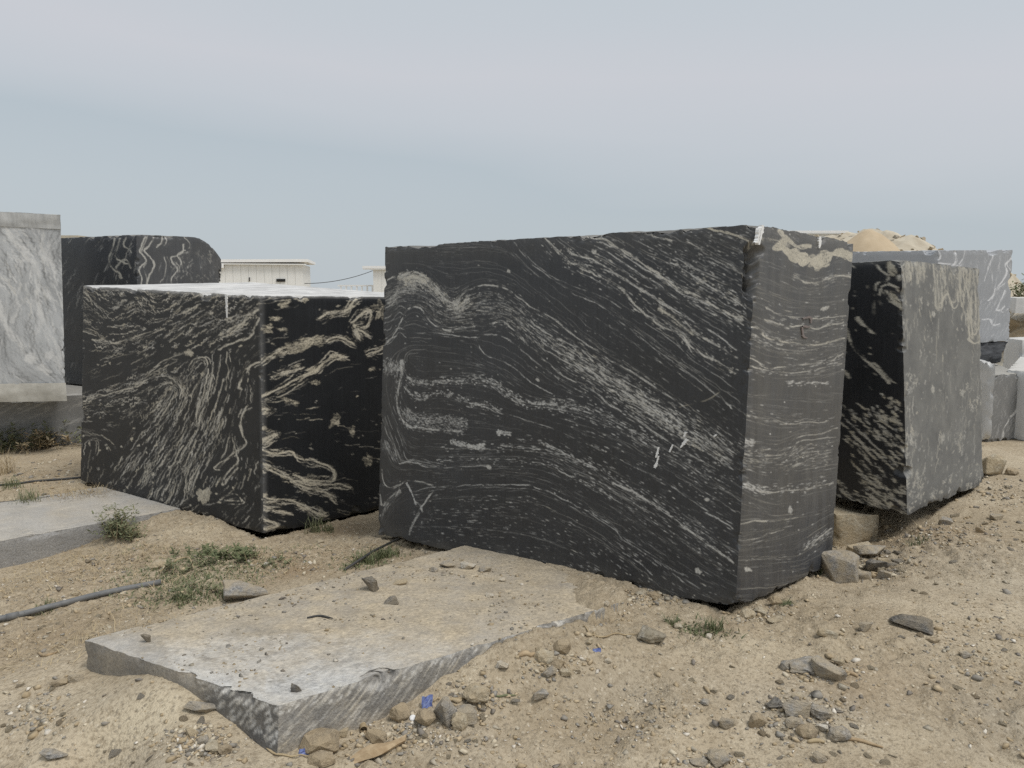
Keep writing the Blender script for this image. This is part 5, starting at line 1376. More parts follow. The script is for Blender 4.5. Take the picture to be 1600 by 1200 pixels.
G_, D_, P_, W_, B_ = M_ROCK_GREY, M_ROCK_DARK, M_ROCK_PALE, M_ROCK_WHITE, M_ROCK_BROWN
STONES = [
    (578, 924, 46, 26, 'layer', D_, 'dark layered rock lying on the foreground slab', 's'),
    (380, 938, 66, 30, 'block', G_, 'grey wedge stone behind the far edge of the foreground slab', 'g'),
    (612, 945, 26, 13, 'block', D_, 'small black chip beside the layered rock on the slab', 's'),
    (463, 1081, 16, 15, 'flake', D_, 'dark pointed shard near the front lip of the slab', 's'),
    (227, 1004, 15, 15, 'flake', D_, 'brown pointed shard on the left end of the slab', 's'),
    (1017, 1004, 52, 25, 'clod', M_MOTTLE, 'black and white mottled rock in front of the largest block', 'g'),
    (1441, 987, 62, 21, 'layer', D_, 'dark layered rock alone on the open dirt at the right', 'g'),
    (1316, 909, 62, 50, 'block', G_, 'large grey stone against the right corner of the largest block', 'g'),
    (1368, 872, 48, 20, 'block', G_, 'long grey stone in the pile under the right block', 'g'),
    (1376, 892, 34, 16, 'block', D_, 'dark stone below the long grey stone near the right block', 'g'),
    (1384, 886, 20, 18, 'flake', P_, 'pale tooth shaped stone near the foot of the right block', 'g'),
    (1345, 862, 46, 14, 'flake', P_, 'flat pale stone leaning out under the right block', 'g'),
    (1350, 905, 24, 14, 'block', G_, 'small grey stone right of the large corner stone', 'g'),
    (1382, 905, 22, 14, 'block', G_, 'lowest grey stone of the pile under the right block', 'g'),
    (690, 1132, 44, 46, 'block', G_, 'pale grey rock leaning by a blue packet in front of the slab', 'g'),
    (624, 1128, 36, 30, 'round', B_, 'round brownish stone against the ribbed slab edge', 'g'),
    (728, 1128, 46, 22, 'block', G_, 'flat grey stone right of the rock with the blue packet', 'g'),
    (745, 1100, 40, 30, 'clod', P_, 'crumbly pale clod behind the rocks in front of the slab', 'g'),
    (717, 1142, 26, 30, 'clod', P_, 'pale lump at the foot of the flat grey stone', 'g'),
    (664, 1134, 34, 22, 'round', B_, 'dull brown stone left of the rock with the blue packet', 'g'),
    (496, 1176, 58, 38, 'round', B_, 'rounded mottled rock below the near corner of the slab', 'g'),
    (586, 1162, 34, 22, 'round', B_, 'brown stone next to the tin ring below the slab', 'g'),
    (500, 1197, 40, 18, 'round', B_, 'stone at the bottom edge under the rounded mottled rock', 'g'),
    (534, 1150, 18, 12, 'block', P_, 'small pale chip at the foot of the ribbed slab edge', 'g'),
    (848, 1034, 36, 28, 'clod', P_, 'pale crumbly clod at the end of the brown stick', 'g'),
    (868, 1044, 30, 16, 'block', B_, 'brown stone just below the pale crumbly clod', 'g'),
    (880, 1022, 30, 22, 'round', B_, 'grey brown stone behind the pale crumbly clod', 'g'),
    (856, 1057, 28, 12, 'flake', G_, 'bluish grey flake below the pale crumbly clod', 'g'),
    (787, 1048, 22, 11, 'flake', W_, 'white flake on the dirt in front of the slab edge', 'g'),
    (884, 1061, 22, 10, 'block', P_, 'small pale pair of pebbles right of the bluish flake', 'g'),
    (843, 1097, 24, 16, 'block', G_, 'single grey stone on bare dirt below the flakes', 'g'),
    (805, 1103, 18, 10, 'flake', D_, 'dark chip left of the single grey stone', 'g'),
    (1185, 1139, 30, 25, 'round', B_, 'round dark stone standing alone at lower right', 'g'),
    (1137, 1138, 24, 14, 'block', G_, 'faint grey stone left of the round dark stone', 'g'),
    (1102, 1102, 14, 11, 'round', G_, 'small round grey stone in the middle of the right dirt', 'g'),
    (1211, 1109, 26, 13, 'block', D_, 'black and white chip at the left of the lower right pile', 'g'),
    (1250, 1124, 40, 28, 'clod', G_, 'biggest lump of the lower right stone pile', 'g'),
    (1282, 1122, 34, 18, 'clod', G_, 'broken lump right of the biggest lump in the pile', 'g'),
    (1243, 1138, 26, 14, 'round', G_, 'low stone in front of the biggest lump in the pile', 'g'),
    (1262, 1152, 30, 18, 'round', B_, 'lowest brown stone of the lower right pile', 'g'),
    (1285, 1144, 15, 12, 'block', W_, 'small white stone in the lower right pile', 'g'),
    (1312, 1158, 34, 20, 'clod', G_, 'grey lump at the right end of the lower pile', 'g'),
    (1300, 1062, 48, 28, 'block', G_, 'squarish grey stone above the lower right pile', 'g'),
    (1262, 1050, 52, 20, 'clod', G_, 'crumbled grey lump left of the squarish grey stone', 'g'),
    (1230, 1047, 22, 16, 'round', G_, 'rounded grey stone at the left of the squarish pair', 'g'),
    (1309, 1040, 18, 12, 'block', P_, 'pale lump resting behind the squarish grey stone', 'g'),
    (1246, 1093, 18, 10, 'flake', P_, 'yellowish chip above the lower right pile', 'g'),
    (1281, 1192, 20, 14, 'round', G_, 'grey stone near the bottom edge below the lower right pile', 'g'),
    (1126, 1197, 32, 22, 'block', G_, 'larger grey stone at the bottom edge right of centre', 'g'),
    (1092, 1197, 26, 10, 'flake', G_, 'bluish flake at the bottom edge left of a larger grey stone', 'g'),
    (1295, 995, 36, 14, 'flake', P_, 'flat pale stone set in the dirt right of the largest block', 'g'),
    (1358, 987, 30, 13, 'flake', G_, 'grey flake between the flat pale stone and the layered rock', 'g'),
    (312, 1112, 42, 18, 'flake', G_, 'dark flake leaning at the left foot of the slab', 'g'),
    (92, 1072, 24, 8, 'flake', B_, 'brown flat chip on the dirt left of the slab', 'g'),
    (116, 1066, 20, 10, 'flake', G_, 'grey flat chip beside the brown chip left of the slab', 'g'),
    (82, 1186, 34, 12, 'flake', G_, 'bluish chips at the lower left corner', 'g'),
    (1170, 968, 24, 16, 'clod', P_, 'dirt clod under the near corner of the largest block', 'g'),
    (1190, 960, 22, 14, 'clod', P_, 'dirt clod right of the near corner of the largest block', 'g'),
    (1212, 948, 18, 14, 'clod', B_, 'clod tucked under the right face of the largest block', 'g'),
    (1108, 998, 12, 11, 'round', W_, 'whitish pebble in the grass before the largest block', 'g'),
    (1060, 985, 14, 9, 'round', P_, 'pale pebble left of the grass before the largest block', 'g'),
    (1213, 972, 24, 9, 'flake', P_, 'thin pale stone on the dirt right of the near corner', 'g'),
    (732, 888, 24, 14, 'block', W_, 'whitish broken stone at the foot of the largest block', 's'),
    (700, 886, 26, 10, 'block', G_, 'grey rubble left of the whitish stone at the block foot', 's'),
    (757, 893, 22, 11, 'block', G_, 'grey rubble right of the whitish stone at the block foot', 's'),
    (676, 893, 16, 8, 'block', G_, 'leftmost bit of grey rubble at the block foot', 's'),
    (785, 908, 14, 6, 'flake', W_, 'white sliver on the sandy end of the slab', 's'),
    (764, 933, 18, 6, 'flake', W_, 'white sliver in the middle of the sandy slab', 's'),
    (625, 914, 22, 8, 'block', P_, 'pale crumbs right of the layered rock on the slab', 's'),
    (1000, 928, 22, 10, 'clod', P_, 'clod along the bottom of the largest block front', 'g'),
    (1022, 936, 20, 12, 'clod', B_, 'second clod along the bottom of the largest block front', 'g'),
    (948, 960, 10, 9, 'round', W_, 'white pebble beyond the buried end of the slab', 'g'),
    (922, 1008, 13, 10, 'round', P_, 'pale pebble above the blue shard', 'g'),
    (950, 1037, 13, 8, 'round', W_, 'white pebble below the blue shard', 'g'),
    (1480, 820, 18, 12, 'block', G_, 'small stone beyond the foot of the right block', 'g'),
    (1550, 742, 34, 36, 'block', P_, 'pale squared stone under the far end of the right block', 'g'),
    (1583, 742, 22, 14, 'clod', B_, 'brown lump right of the pale squared stone', 'g'),
    (1560, 812, 16, 9, 'block', G_, 'grey stone on the far right dirt', 'g'),
    (1532, 832, 12, 9, 'block', B_, 'brown pebble on the far right dirt', 'g'),
    (1508, 1025, 16, 10, 'block', G_, 'little grey stone right of the lone layered rock', 'g'),
    (1460, 1004, 20, 7, 'flake', B_, 'brown chip under the lone layered rock', 'g'),
    (300, 1150, 18, 20, 'flake', P_, 'upright pale flake in the gravel left of the slab corner', 'g'),
    (330, 1175, 26, 20, 'clod', P_, 'pale clod in the gravel left of the slab corner', 'g'),
    (318, 1165, 16, 14, 'block', G_, 'grey stone in the gravel left of the slab corner', 'g'),
    (350, 1180, 20, 16, 'clod', B_, 'brown clod in the gravel left of the slab corner', 'g'),
    (247, 889, 26, 16, 'clod', P_, 'pale dirt lump inside the green weeds', 'g'),
    (16, 884, 10, 8, 'round', W_, 'white pebble at the foot of the pale side slab', 'g'),
    (118, 958, 14, 8, 'round', P_, 'pale pebble below the grey pipe', 'g'),
    (166, 982, 16, 7, 'round', P_, 'pale pebble behind the left end of the slab', 'g'),
    (116, 933, 12, 7, 'round', P_, 'pale pebble above the grey pipe', 'g'),
    (500, 850, 14, 8, 'round', P_, 'pale pebble under the cream veined block', 'g'),
]
for px, py, w, h, kind, mat, label, surf in STONES:
    stone(px, py, w, h, kind, mat, label, surf=surf, depth=0.75 if kind != 'flake' else 0.6, tilt=0.25 if kind == 'flake' else 0.15)
# supporting stones under the right block
def support(name, lo_px, hi_px, Y, depth, mat, label, seed):
    a = P(lo_px[0], hi_px[1], Y); b = P(hi_px[0], lo_px[1], Y)
    v = np.array([a, P(hi_px[0], hi_px[1], Y)]); top = [P(lo_px[0], lo_px[1], Y), P(lo_px[0] + 2, lo_px[1], Y - 0.02), P(hi_px[0], lo_px[1], Y + 0.05), P(hi_px[0], lo_px[1], Y + depth)]
    top[0] = top[1] + np.array([0, depth, 0])
    bot = [t_.copy() for t_ in top]
    for q in bot: q[2] = a[2] - 0.08
    o = make_block(name, top, bot, mat, {}, seed=seed, chip=0.03, wob=0.02, zbot=0.0, ztop=0.0, topdust=0.5)
    return tag(o, label, 'stone')
support('stone', (1304, 804), (1374, 850), 5.12, 0.5, M_ROCK_PALE, 'pale squared stone carrying the right block next to the largest block', 41)
stone(1316, 838, 22, 24, 'round', P_, 'rounded pale stone wedged before the squared support', surf='g')

# small loose stones nobody could name one by one
def loose(n_, region, mats, label, group, smin, smax, seed):
    r = random.Random(seed)
    protos, looks = [], []
    for i in range(4):
        me = stone_mesh(1, 0.8, 0.55, seed * 10 + i, ['block', 'round', 'clod', 'flake'][i]); me.materials.append(mats[i % len(mats)]); protos.append(me)
        looks.append({P_: 'pale', B_: 'brown', G_: 'grey'}[mats[i % len(mats)]] + ' ' + ['angular', 'rounded', 'crumbly', 'flat'][i])
    poly = np.array(region, float)
    c = 0
    while c < n_:
        px, py = r.uniform(poly[:, 0].min(), poly[:, 0].max()), r.uniform(poly[:, 1].min(), poly[:, 1].max())
        if not inside(np.array([px]), np.array([py]), poly)[0]: continue
        g = on_ground(px, py)
        if inside(np.array([g[0]]), np.array([g[1]]), SLAB_POLY)[0]: continue
        m = np.linalg.norm(g - CAM) / F_PX
        s_ = r.uniform(smin, smax) * m / 2
        pick = r.randrange(4); o = bpy.data.objects.new('pebble', protos[pick])
        o.scale = (s_ * r.uniform(0.8, 1.3), s_, s_ * r.uniform(0.7, 1.1)); o.rotation_euler = (r.uniform(-0.3, 0.3), r.uniform(-0.3, 0.3), r.uniform(0, 6.28))
        o.location = (g[0], g[1], gz(g[0], g[1])[0] + s_ * 0.08)
        link(o); tag(o, looks[pick] + ' ' + label, 'pebble', looks[pick] + ' ' + group); c += 1
loose(22, [(700, 1060), (1200, 1010), (1590, 930), (1595, 1195), (620, 1195)], (P_, B_, G_, P_), 'pebble on the open dirt in the right foreground', 'pebbles on the right foreground dirt', 6, 14, 51)
loose(22, [(5, 1060), (130, 1060), (420, 1140), (430, 1195), (5, 1195)], (P_, B_, P_, G_), 'pebble on the dirt in the lower left corner', 'pebbles in the lower left corner', 6, 15, 52)
loose(16, [(5, 900), (240, 870), (330, 940), (130, 990), (5, 1010)], (P_, B_, P_, P_), 'pebble on the dirt around the grey pipe', 'pebbles around the grey pipe', 5, 11, 53)
loose(24, [(1330, 910), (1420, 840), (1595, 730), (1598, 900), (1380, 960)], (P_, B_, G_, P_), 'pebble on the slope below the right block', 'pebbles below the right block', 5, 12, 54)
loose(18, [(520, 1190), (640, 1120), (800, 1080), (760, 1195)], (P_, B_, G_, P_), 'stone among the rocks before the ribbed slab edge', 'stones before the slab edge', 6, 15, 55)
loose(20, [(1180, 1060), (1340, 1060), (1340, 1195), (1190, 1195)], (G_, B_, G_, P_), 'bit of rubble in the lower right stone pile', 'rubble of the lower right pile', 7, 16, 56)
loose(18, [(1310, 860), (1400, 850), (1420, 910), (1340, 915)], (G_, B_, G_, P_), 'bit of rubble between the largest block and the right block', 'rubble between two blocks', 7, 14, 57)
# ----------------------------------------------------------------------------
# pipe, hoses, rod, sticks and litter
# ----------------------------------------------------------------------------
def ground_line(pts_px, lift, n=24):
    q = spline(np.array([on_ground(*p) for p in pts_px]), n)
    q[:, 2] = gz(q[:, 0], q[:, 1]) + lift
    return q
q = spline(np.array([on_ground(-60, 985), on_ground(20, 968), on_ground(120, 944), on_ground(252, 914)]), 22)
zz = gz(q[:, 0], q[:, 1]); q[:, 2] = np.convolve(np.pad(zz, 4, mode='edge'), np.ones(9) / 9, 'valid') + 0.017
pipe = tube('pipe', q, 0.0175, M_PIPE, sides=14)
tag(pipe, 'grey plastic pipe lying on the dirt at the left', 'pipe')
c = q[7]; cd = q[8] - q[6]; cd /= np.linalg.norm(cd)
cp = tube('collar', [c - cd * 0.03, c + cd * 0.03], 0.0205, M_PIPE, pipe, 14)
tag(tube('hose', ground_line([(-40, 762), (20, 758), (60, 753), (130, 747)], 0.010), 0.012, M_HOSE), 'thin black hose reaching the left end of the cream veined block', 'hose')
tag(tube('hose', ground_line([(-40, 790), (20, 786), (55, 782), (90, 778)], 0.010), 0.012, M_HOSE), 'shorter black hose nearer the pale side slab', 'hose')
a_, b_ = on_ground(538, 893), P(622, 842, 5.05)
tag(tube('rod', [a_ + (0, 0, 0.01), (a_ + b_) / 2 + (0, 0, 0.02), b_], 0.009, M_HOSE), 'dark bent rod leaning from the slab to the largest block', 'rod')

def stick(pts, rad, label, mat=M_WOOD, lift=0.006, name='stick', cat='stick', slab=False):
    if slab:
        q_ = spline(np.array([on_slab(*p) for p in pts]), 12); q_[:, 2] += lift
    else: q_ = ground_line(pts, lift, 12)
    t_ = np.linspace(0, 1, 12)
    return tag(tube(name, q_, rad * (0.5 + 0.9 * np.sin(np.pi * np.clip(t_ * 0.8 + 0.15, 0, 1))), mat, sides=6), label, cat)
stick([(810, 1026), (822, 1024), (838, 1022)], 0.009, 'short brown stick by the pale crumbly clod', M_WOOD)
stick([(1312, 1156), (1345, 1160), (1380, 1170)], 0.005, 'thin brown stick right of the lower pile', M_WOOD)
stick([(912, 982), (930, 994), (960, 996), (995, 994)], 0.003, 'curved straw stem left of the mottled rock', M_STRAW)
stick([(400, 1148), (418, 1172), (435, 1182), (485, 1188)], 0.003, 'thin twig at the near corner of the slab', M_STRAW)
stick([(700, 1096), (716, 1094), (730, 1090)], 0.005, 'straw coloured twig behind the rock with the blue packet', M_STRAW)
stick([(775, 1092), (790, 1089), (806, 1087)], 0.003, 'greenish stalk left of the single grey stone', M_SAGE)
stick([(1262, 1162), (1275, 1160), (1288, 1162)], 0.006, 'pale wood splinter under the lower right pile', M_STRAW)
stick([(1340, 1060), (1330, 1056), (1316, 1052)], 0.006, 'dark twig right of the squarish grey stone', M_WOOD)
stick([(480, 967), (500, 964), (520, 968)], 0.004, 'purplish twig in the middle of the slab', M_HOSE, slab=True)
stick([(60, 1022), (75, 1028), (90, 1020)], 0.006, 'dark root on the dirt left of the slab', M_WOOD)
# split timber half buried at the bottom edge
c = on_ground(585, 1190)
v = []
for i in range(9):
    t_ = i / 8
    for k_ in range(6):
        an = k_ / 6 * 6.28
        rr = 0.028 * (0.5 + 0.7 * math.sin(math.pi * min(0.95, t_ + 0.12))) * (1 + 0.3 * math.sin(k_ * 5.1 + i))
        v.append((c[0] - 0.10 + 0.20 * t_, c[1] - 0.03 + 0.12 * t_ + rr * math.cos(an), gz(c[0], c[1])[0] + 0.012 + 0.02 * t_ + 0.6 * rr * math.sin(an)))
f = [(i * 6 + k_, i * 6 + (k_ + 1) % 6, (i + 1) * 6 + (k_ + 1) % 6, (i + 1) * 6 + k_) for i in range(8) for k_ in range(6)] + [tuple(range(6))[::-1], tuple(range(48, 54))]
tag(mesh_obj('wood_scrap', v, f, M_WOOD), 'splintered grey brown wood half buried at the bottom edge', 'wood')
def crumple(px, py, w, h, mat, name, label, cat, seed):
    c_ = on_ground(px, py); m = np.linalg.norm(c_ - CAM) / F_PX
    r = np.random.default_rng(seed)
    nx_, ny_ = 7, 6
    u_, v_ = np.meshgrid(np.linspace(-0.5, 0.5, nx_), np.linspace(0, 1, ny_))
    u_, v_ = u_.ravel(), v_.ravel()
    p_ = np.stack([u_ * w * m, 0.35 * v_ * h * m + 0.25 * h * m * np.sin(u_ * 5), v_ * h * m], -1) + r.normal(0, 0.025 * w * m, (nx_ * ny_, 3))
    p_ = np.vstack([p_, p_ + (0, 0.004, 0.002)])
    f_ = []
    for j in range(ny_ - 1):
        for i in range(nx_ - 1):
            a0 = j * nx_ + i
            f_.append((a0, a0 + 1, a0 + nx_ + 1, a0 + nx_)); b0 = a0 + nx_ * ny_
            f_.append((b0, b0 + nx_, b0 + nx_ + 1, b0 + 1))
    return tag(mesh_obj(name, p_ + c_, f_, mat), label, cat)
crumple(667, 1106, 15, 14, M_BLUE_PLASTIC, 'packet', 'torn blue packet beside the pale grey rock', 'litter', 3)
crumple(475, 1183, 14, 9, M_BLUE_PLASTIC, 'plastic_scrap', 'blue scrap tucked under the rounded mottled rock', 'litter', 4)
crumple(933, 1019, 12, 4, M_BLUE_PLASTIC, 'plastic_scrap', 'small blue shard on the dirt in the middle foreground', 'litter', 5)
c = on_ground(566, 1146)
ring = bmesh.new(); bmesh.ops.create_cone(ring, cap_ends=True, segments=20, radius1=0.013, radius2=0.013, depth=0.05)
for fc in [x_ for x_ in ring.faces if len(x_.verts) > 8][:1]:
    r_ = bmesh.ops.inset_region(ring, faces=[fc], thickness=0.002); bmesh.ops.translate(ring, verts=fc.verts, vec=(0, 0, 0.03 if fc.calc_center_median().z < 0 else -0.03))
me = bpy.data.meshes.new('tin_can'); ring.to_mesh(me); ring.free(); me.materials.append(M_STRAW)
o = link(bpy.data.objects.new('tin_can', me)); o.rotation_euler = (math.radians(80), 0, 0.3); o.location = c + (0, 0.02, 0.012)
tag(o, 'small rusty tin tube end below the ribbed slab edge', 'tin')
c = on_ground(645, 1125)
capm = bmesh.new(); bmesh.ops.create_cone(capm, cap_ends=True, segments=18, radius1=0.013, radius2=0.012, depth=0.012)
bmesh.ops.bevel(capm, geom=[e for e in capm.edges if abs(e.verts[0].co.z - e.verts[1].co.z) < 1e-5], offset=0.002, segments=2, affect='EDGES')
me = bpy.data.meshes.new('bottle_cap'); capm.to_mesh(me); capm.free(); me.materials.append(M_PAINT)
o = link(bpy.data.objects.new('bottle_cap', me)); o.location = c + (0, 0, 0.008); o.rotation_euler = (0.5, 0.1, 0)
tag(o, 'white bottle cap between stones before the slab', 'bottle cap')

# ----------------------------------------------------------------------------
# plants
# ----------------------------------------------------------------------------
def blades(base, n_, height, spread, width, r, lean=0.6, z0=None, curl=0.5):
    vs, fs = [], []
    for _ in range(n_):
        bx, by = base[0] + np.clip(r.normal(0, 0.6), -1.2, 1.2) * spread, base[1] + np.clip(r.normal(0, 0.6), -1.2, 1.2) * spread
        bz = gz(bx, by)[0] - 0.004 if z0 is None else z0
        a = r.uniform(0, 6.28); h = height * r.uniform(0.45, 1.15); l = lean * r.uniform(0.2, 1.3); w = width * r.uniform(0.6, 1.2)
        dx, dy = math.cos(a), math.sin(a)
        i0 = len(vs)
        for k_ in range(4):
            t_ = k_ / 3
            o_ = l * h * (t_ ** (1 + curl)); ww = w * (1 - t_) ** 0.7
            z_ = bz + h * (t_ - 0.25 * l * t_ * t_)
            vs.append((bx + dx * o_ - dy * ww, by + dy * o_ + dx * ww, z_)); vs.append((bx + dx * o_ + dy * ww, by + dy * o_ - dx * ww, z_))
        for k_ in range(3): fs.append((i0 + 2 * k_, i0 + 2 * k_ + 1, i0 + 2 * k_ + 3, i0 + 2 * k_ + 2))
    return vs, fs

def leafy(base, n_, height, spread, leaf, r, twigs=True):
    """branching weed: thin stems with small leaves"""
    sv, sf, lv, lf = [], [], [], []
    for _ in range(n_):
        a = r.uniform(0, 6.28); lean = r.uniform(0.1, 0.8); h = height * r.uniform(0.45, 1.1)
        p0 = np.array([base[0] + r.normal(0, spread * 0.25), base[1] + r.normal(0, spread * 0.25), base[2]])
        d = np.array([math.cos(a) * lean, math.sin(a) * lean, 1.0]); d /= np.linalg.norm(d)
        p = p0.copy(); prev = None
        for k_ in range(7):
            rad = 0.0022 * (1 - k_ / 8)
            i0 = len(sv)
            for q_ in ((rad, 0), (-rad / 2, rad), (-rad / 2, -rad)): sv.append((p[0] + q_[0], p[1] + q_[1], p[2]))
            if prev is not None:
                for q_ in range(3): sf.append((prev + q_, prev + (q_ + 1) % 3, i0 + (q_ + 1) % 3, i0 + q_))
            prev = i0
            if k_ > 0:
                for _l in range(r.integers(3, 7)):
                    la = r.uniform(0, 6.28); ll = leaf * r.uniform(0.5, 1.4); up = r.uniform(-0.3, 0.8)
                    e = np.array([math.cos(la), math.sin(la), up]) * ll; s_ = np.array([-math.sin(la), math.cos(la), r.uniform(-0.4, 0.4)]) * ll * 0.2
                    j0 = len(lv); b_ = p + e * 0.1
                    lv += [tuple(b_), tuple(b_ + e * 0.5 + s_), tuple(b_ + e), tuple(b_ + e * 0.5 - s_)]; lf.append((j0, j0 + 1, j0 + 2, j0 + 3))
            d = d + r.normal(0, 0.18, 3); d[2] = abs(d[2]); d /= np.linalg.norm(d)
            p = p + d * h / 6
    return sv, sf, lv, lf

def plant(px, py, label, n_, height, spread, leaf, mat, seed, stem_mat=M_STRAW, name='weed', group=None):
    c_ = on_ground(px, py); c_[2] = gz(c_[0], c_[1])[0] - 0.005
    r = np.random.default_rng(seed)
    root = empty(name, tuple(c_))
    sv, sf, lv, lf = leafy((0, 0, 0), n_, height, spread, leaf, r)
    mesh_obj('stem', sv, sf, stem_mat, root); mesh_obj('foliage', lv, lf, mat, root)
    return tag(root, label, 'plant', group)

def tuft(px, py, label, n_, height, spread, width, mat, seed, name='grass_tuft', lean=0.7, group=None):
    c_ = on_ground(px, py)
    v_, f_ = blades(c_, n_, height, spread, width, np.random.default_rng(seed), lean)
    o_ = mesh_obj(name, v_, f_, mat, None, False, loc=(float(c_[0]), float(c_[1]), float(c_[2])))
    return tag(o_, label, 'grass', group)

plant(186, 838, 'bushy half dry weed growing against the pale side slab', 42, 0.30, 0.22, 0.032, M_SAGE, 1)
plant(205, 843, 'low weed right of the bushy one at the pale side slab', 20, 0.16, 0.16, 0.028, M_SAGE, 2)
plant(345, 878, 'thistle like green plant in the weedy patch', 14, 0.09, 0.3, 0.034, M_GREEN, 3)
plant(318, 868, 'spreading green weed left of the thistle', 12, 0.08, 0.3, 0.03, M_GREEN, 4)
plant(275, 893, 'small dusty weed left in the weedy patch', 9, 0.08, 0.22, 0.026, M_SAGE, 31)
plant(372, 868, 'small weed right of the thistle', 9, 0.07, 0.25, 0.026, M_GREEN, 32)
plant(300, 922, 'straggly weed just above the pipe end', 12, 0.08, 0.4, 0.024, M_SAGE, 33)
plant(440, 885, 'lone small weed on the brown dirt behind the slab', 7, 0.06, 0.2, 0.024, M_SAGE, 34)
plant(105, 692, 'grey green weed at the foot of the low grey block', 34, 0.42, 0.5, 0.05, M_SAGE, 5)
plant(50, 700, 'dry brushy weed at the foot of the low grey block', 36, 0.34, 0.5, 0.05, M_SAGE, 6)
plant(10, 706, 'weed at the very left edge below the low grey block', 20, 0.3, 0.4, 0.05, M_SAGE, 7)
plant(75, 700, 'straw coloured weed between two weeds at the low grey block', 30, 0.26, 0.4, 0.05, M_STRAW, 17)
tuft(150, 782, 'dry brown grass tuft behind the pale side slab', 240, 0.17, 0.16, 0.003, M_STRAW, 8, lean=1.3)
tuft(110, 784, 'dry grass tuft left of the brown one behind the side slab', 150, 0.14, 0.15, 0.003, M_STRAW, 18, lean=1.3)
tuft(45, 788, 'yellow green grass tuft by the shorter hose', 130, 0.17, 0.10, 0.003, M_SAGE, 9)
tuft(15, 762, 'green tuft on the longer hose at the left edge', 90, 0.14, 0.12, 0.003, M_GREEN, 10)
tuft(8, 740, 'tall dry tuft at the left edge', 60, 0.34, 0.07, 0.003, M_STRAW, 19)
tuft(490, 832, 'thin grass tuft under the cream veined block', 70, 0.16, 0.06, 0.003, M_SAGE, 11)
tuft(512, 832, 'green grass tuft at the foot of the cream veined block', 50, 0.11, 0.05, 0.003, M_GREEN, 12)
tuft(575, 880, 'green tuft beside the dark rod', 150, 0.09, 0.08, 0.004, M_GREEN, 13)
tuft(600, 870, 'green tuft right of the dark rod near the largest block', 150, 0.08, 0.09, 0.004, M_GREEN, 14)
tuft(1050, 975, 'left tuft of green grass before the near corner of the largest block', 50, 0.065, 0.03, 0.0025, M_GREEN, 15)
tuft(1112, 985, 'right tuft of green grass before the near corner of the largest block', 90, 0.075, 0.045, 0.0025, M_GREEN, 16)
tuft(1095, 993, 'low green sprout left of the right grass tuft', 40, 0.04, 0.04, 0.0025, M_GREEN, 26)
tuft(1228, 948, 'small flat green weed right of the near corner', 90, 0.035, 0.035, 0.003, M_GREEN, 20, lean=1.4)
tuft(1282, 900, 'thin grass at the right corner of the largest block', 30, 0.10, 0.02, 0.002, M_GREEN, 21)
tuft(1430, 850, 'sparse green grass under the right block', 50, 0.06, 0.06, 0.0025, M_GREEN, 22)
tuft(330, 932, 'grass at the left of the grey wedge stone', 160, 0.06, 0.13, 0.003, M_GREEN, 23)
tuft(285, 938, 'small grass tuft below the weedy patch', 60, 0.06, 0.05, 0.003, M_GREEN, 24)
tuft(70, 955, 'small grass under the grey pipe', 60, 0.05, 0.08, 0.003, M_GREEN, 25)
tuft(70, 948, 'grass by the pipe collar', 40, 0.05, 0.05, 0.003, M_SAGE, 27)
stick([(250, 900), (270, 885), (293, 878), (303, 895)], 0.0035, 'bent dry stalk arching over the weedy patch', M_STRAW, lift=0.03)
# low ground cover nobody could count
r = np.random.default_rng(77)
vs, fs = [], []
for px, py, n_, sp in ((300, 868, 150, 0.16), (350, 880, 230, 0.17), (290, 885, 130, 0.14), (250, 905, 170, 0.16), (310, 905, 120, 0.15), (370, 862, 120, 0.12), (330, 920, 150, 0.16), (280, 925, 130, 0.15), (400, 870, 50, 0.1), (430, 880, 40, 0.1), (230, 890, 60, 0.12), (260, 940, 80, 0.12), (560, 884, 120, 0.1), (590, 868, 120, 0.12), (470, 862, 30, 0.1), (1080, 985, 60, 0.05), (1130, 990, 30, 0.04), (190, 865, 40, 0.12), (390, 895, 60, 0.12)):
    c_ = on_ground(px, py)
    v_, f_ = blades(c_, int(n_ * 1.5), 0.036, sp * 1.7, 0.0042, r, 1.6)
    fs += [tuple(i + len(vs) for i in q_) for q_ in f_]; vs += v_
tag(mesh_obj('ground_cover', vs, fs, M_GREEN), 'low green grass and weeds patching the dirt between the blocks', kind='stuff')
vs, fs = [], []
for px, py, n_, sp in ((60, 740, 300, 0.6), (100, 770, 160, 0.3), (180, 880, 200, 0.25), (120, 870, 120, 0.2), (60, 895, 120, 0.3), (250, 915, 160, 0.25), (420, 880, 120, 0.25), (500, 860, 90, 0.25), (140, 1000, 60, 0.2), (1400, 850, 40, 0.2), (60, 1010, 90, 0.25), (230, 865, 90, 0.12), (70, 910, 90, 0.2)):
    c_ = on_ground(px, py)
    v_, f_ = blades(c_, int(n_ * 2.2), 0.055, sp * 1.6, 0.002, r, 2.8, curl=0.1)
    fs += [tuple(i + len(vs) for i in q_) for q_ in f_]; vs += v_
tag(mesh_obj('straw_litter', vs, fs, M_STRAW), 'dry straw and dead grass littering the dirt on the left', kind='stuff')

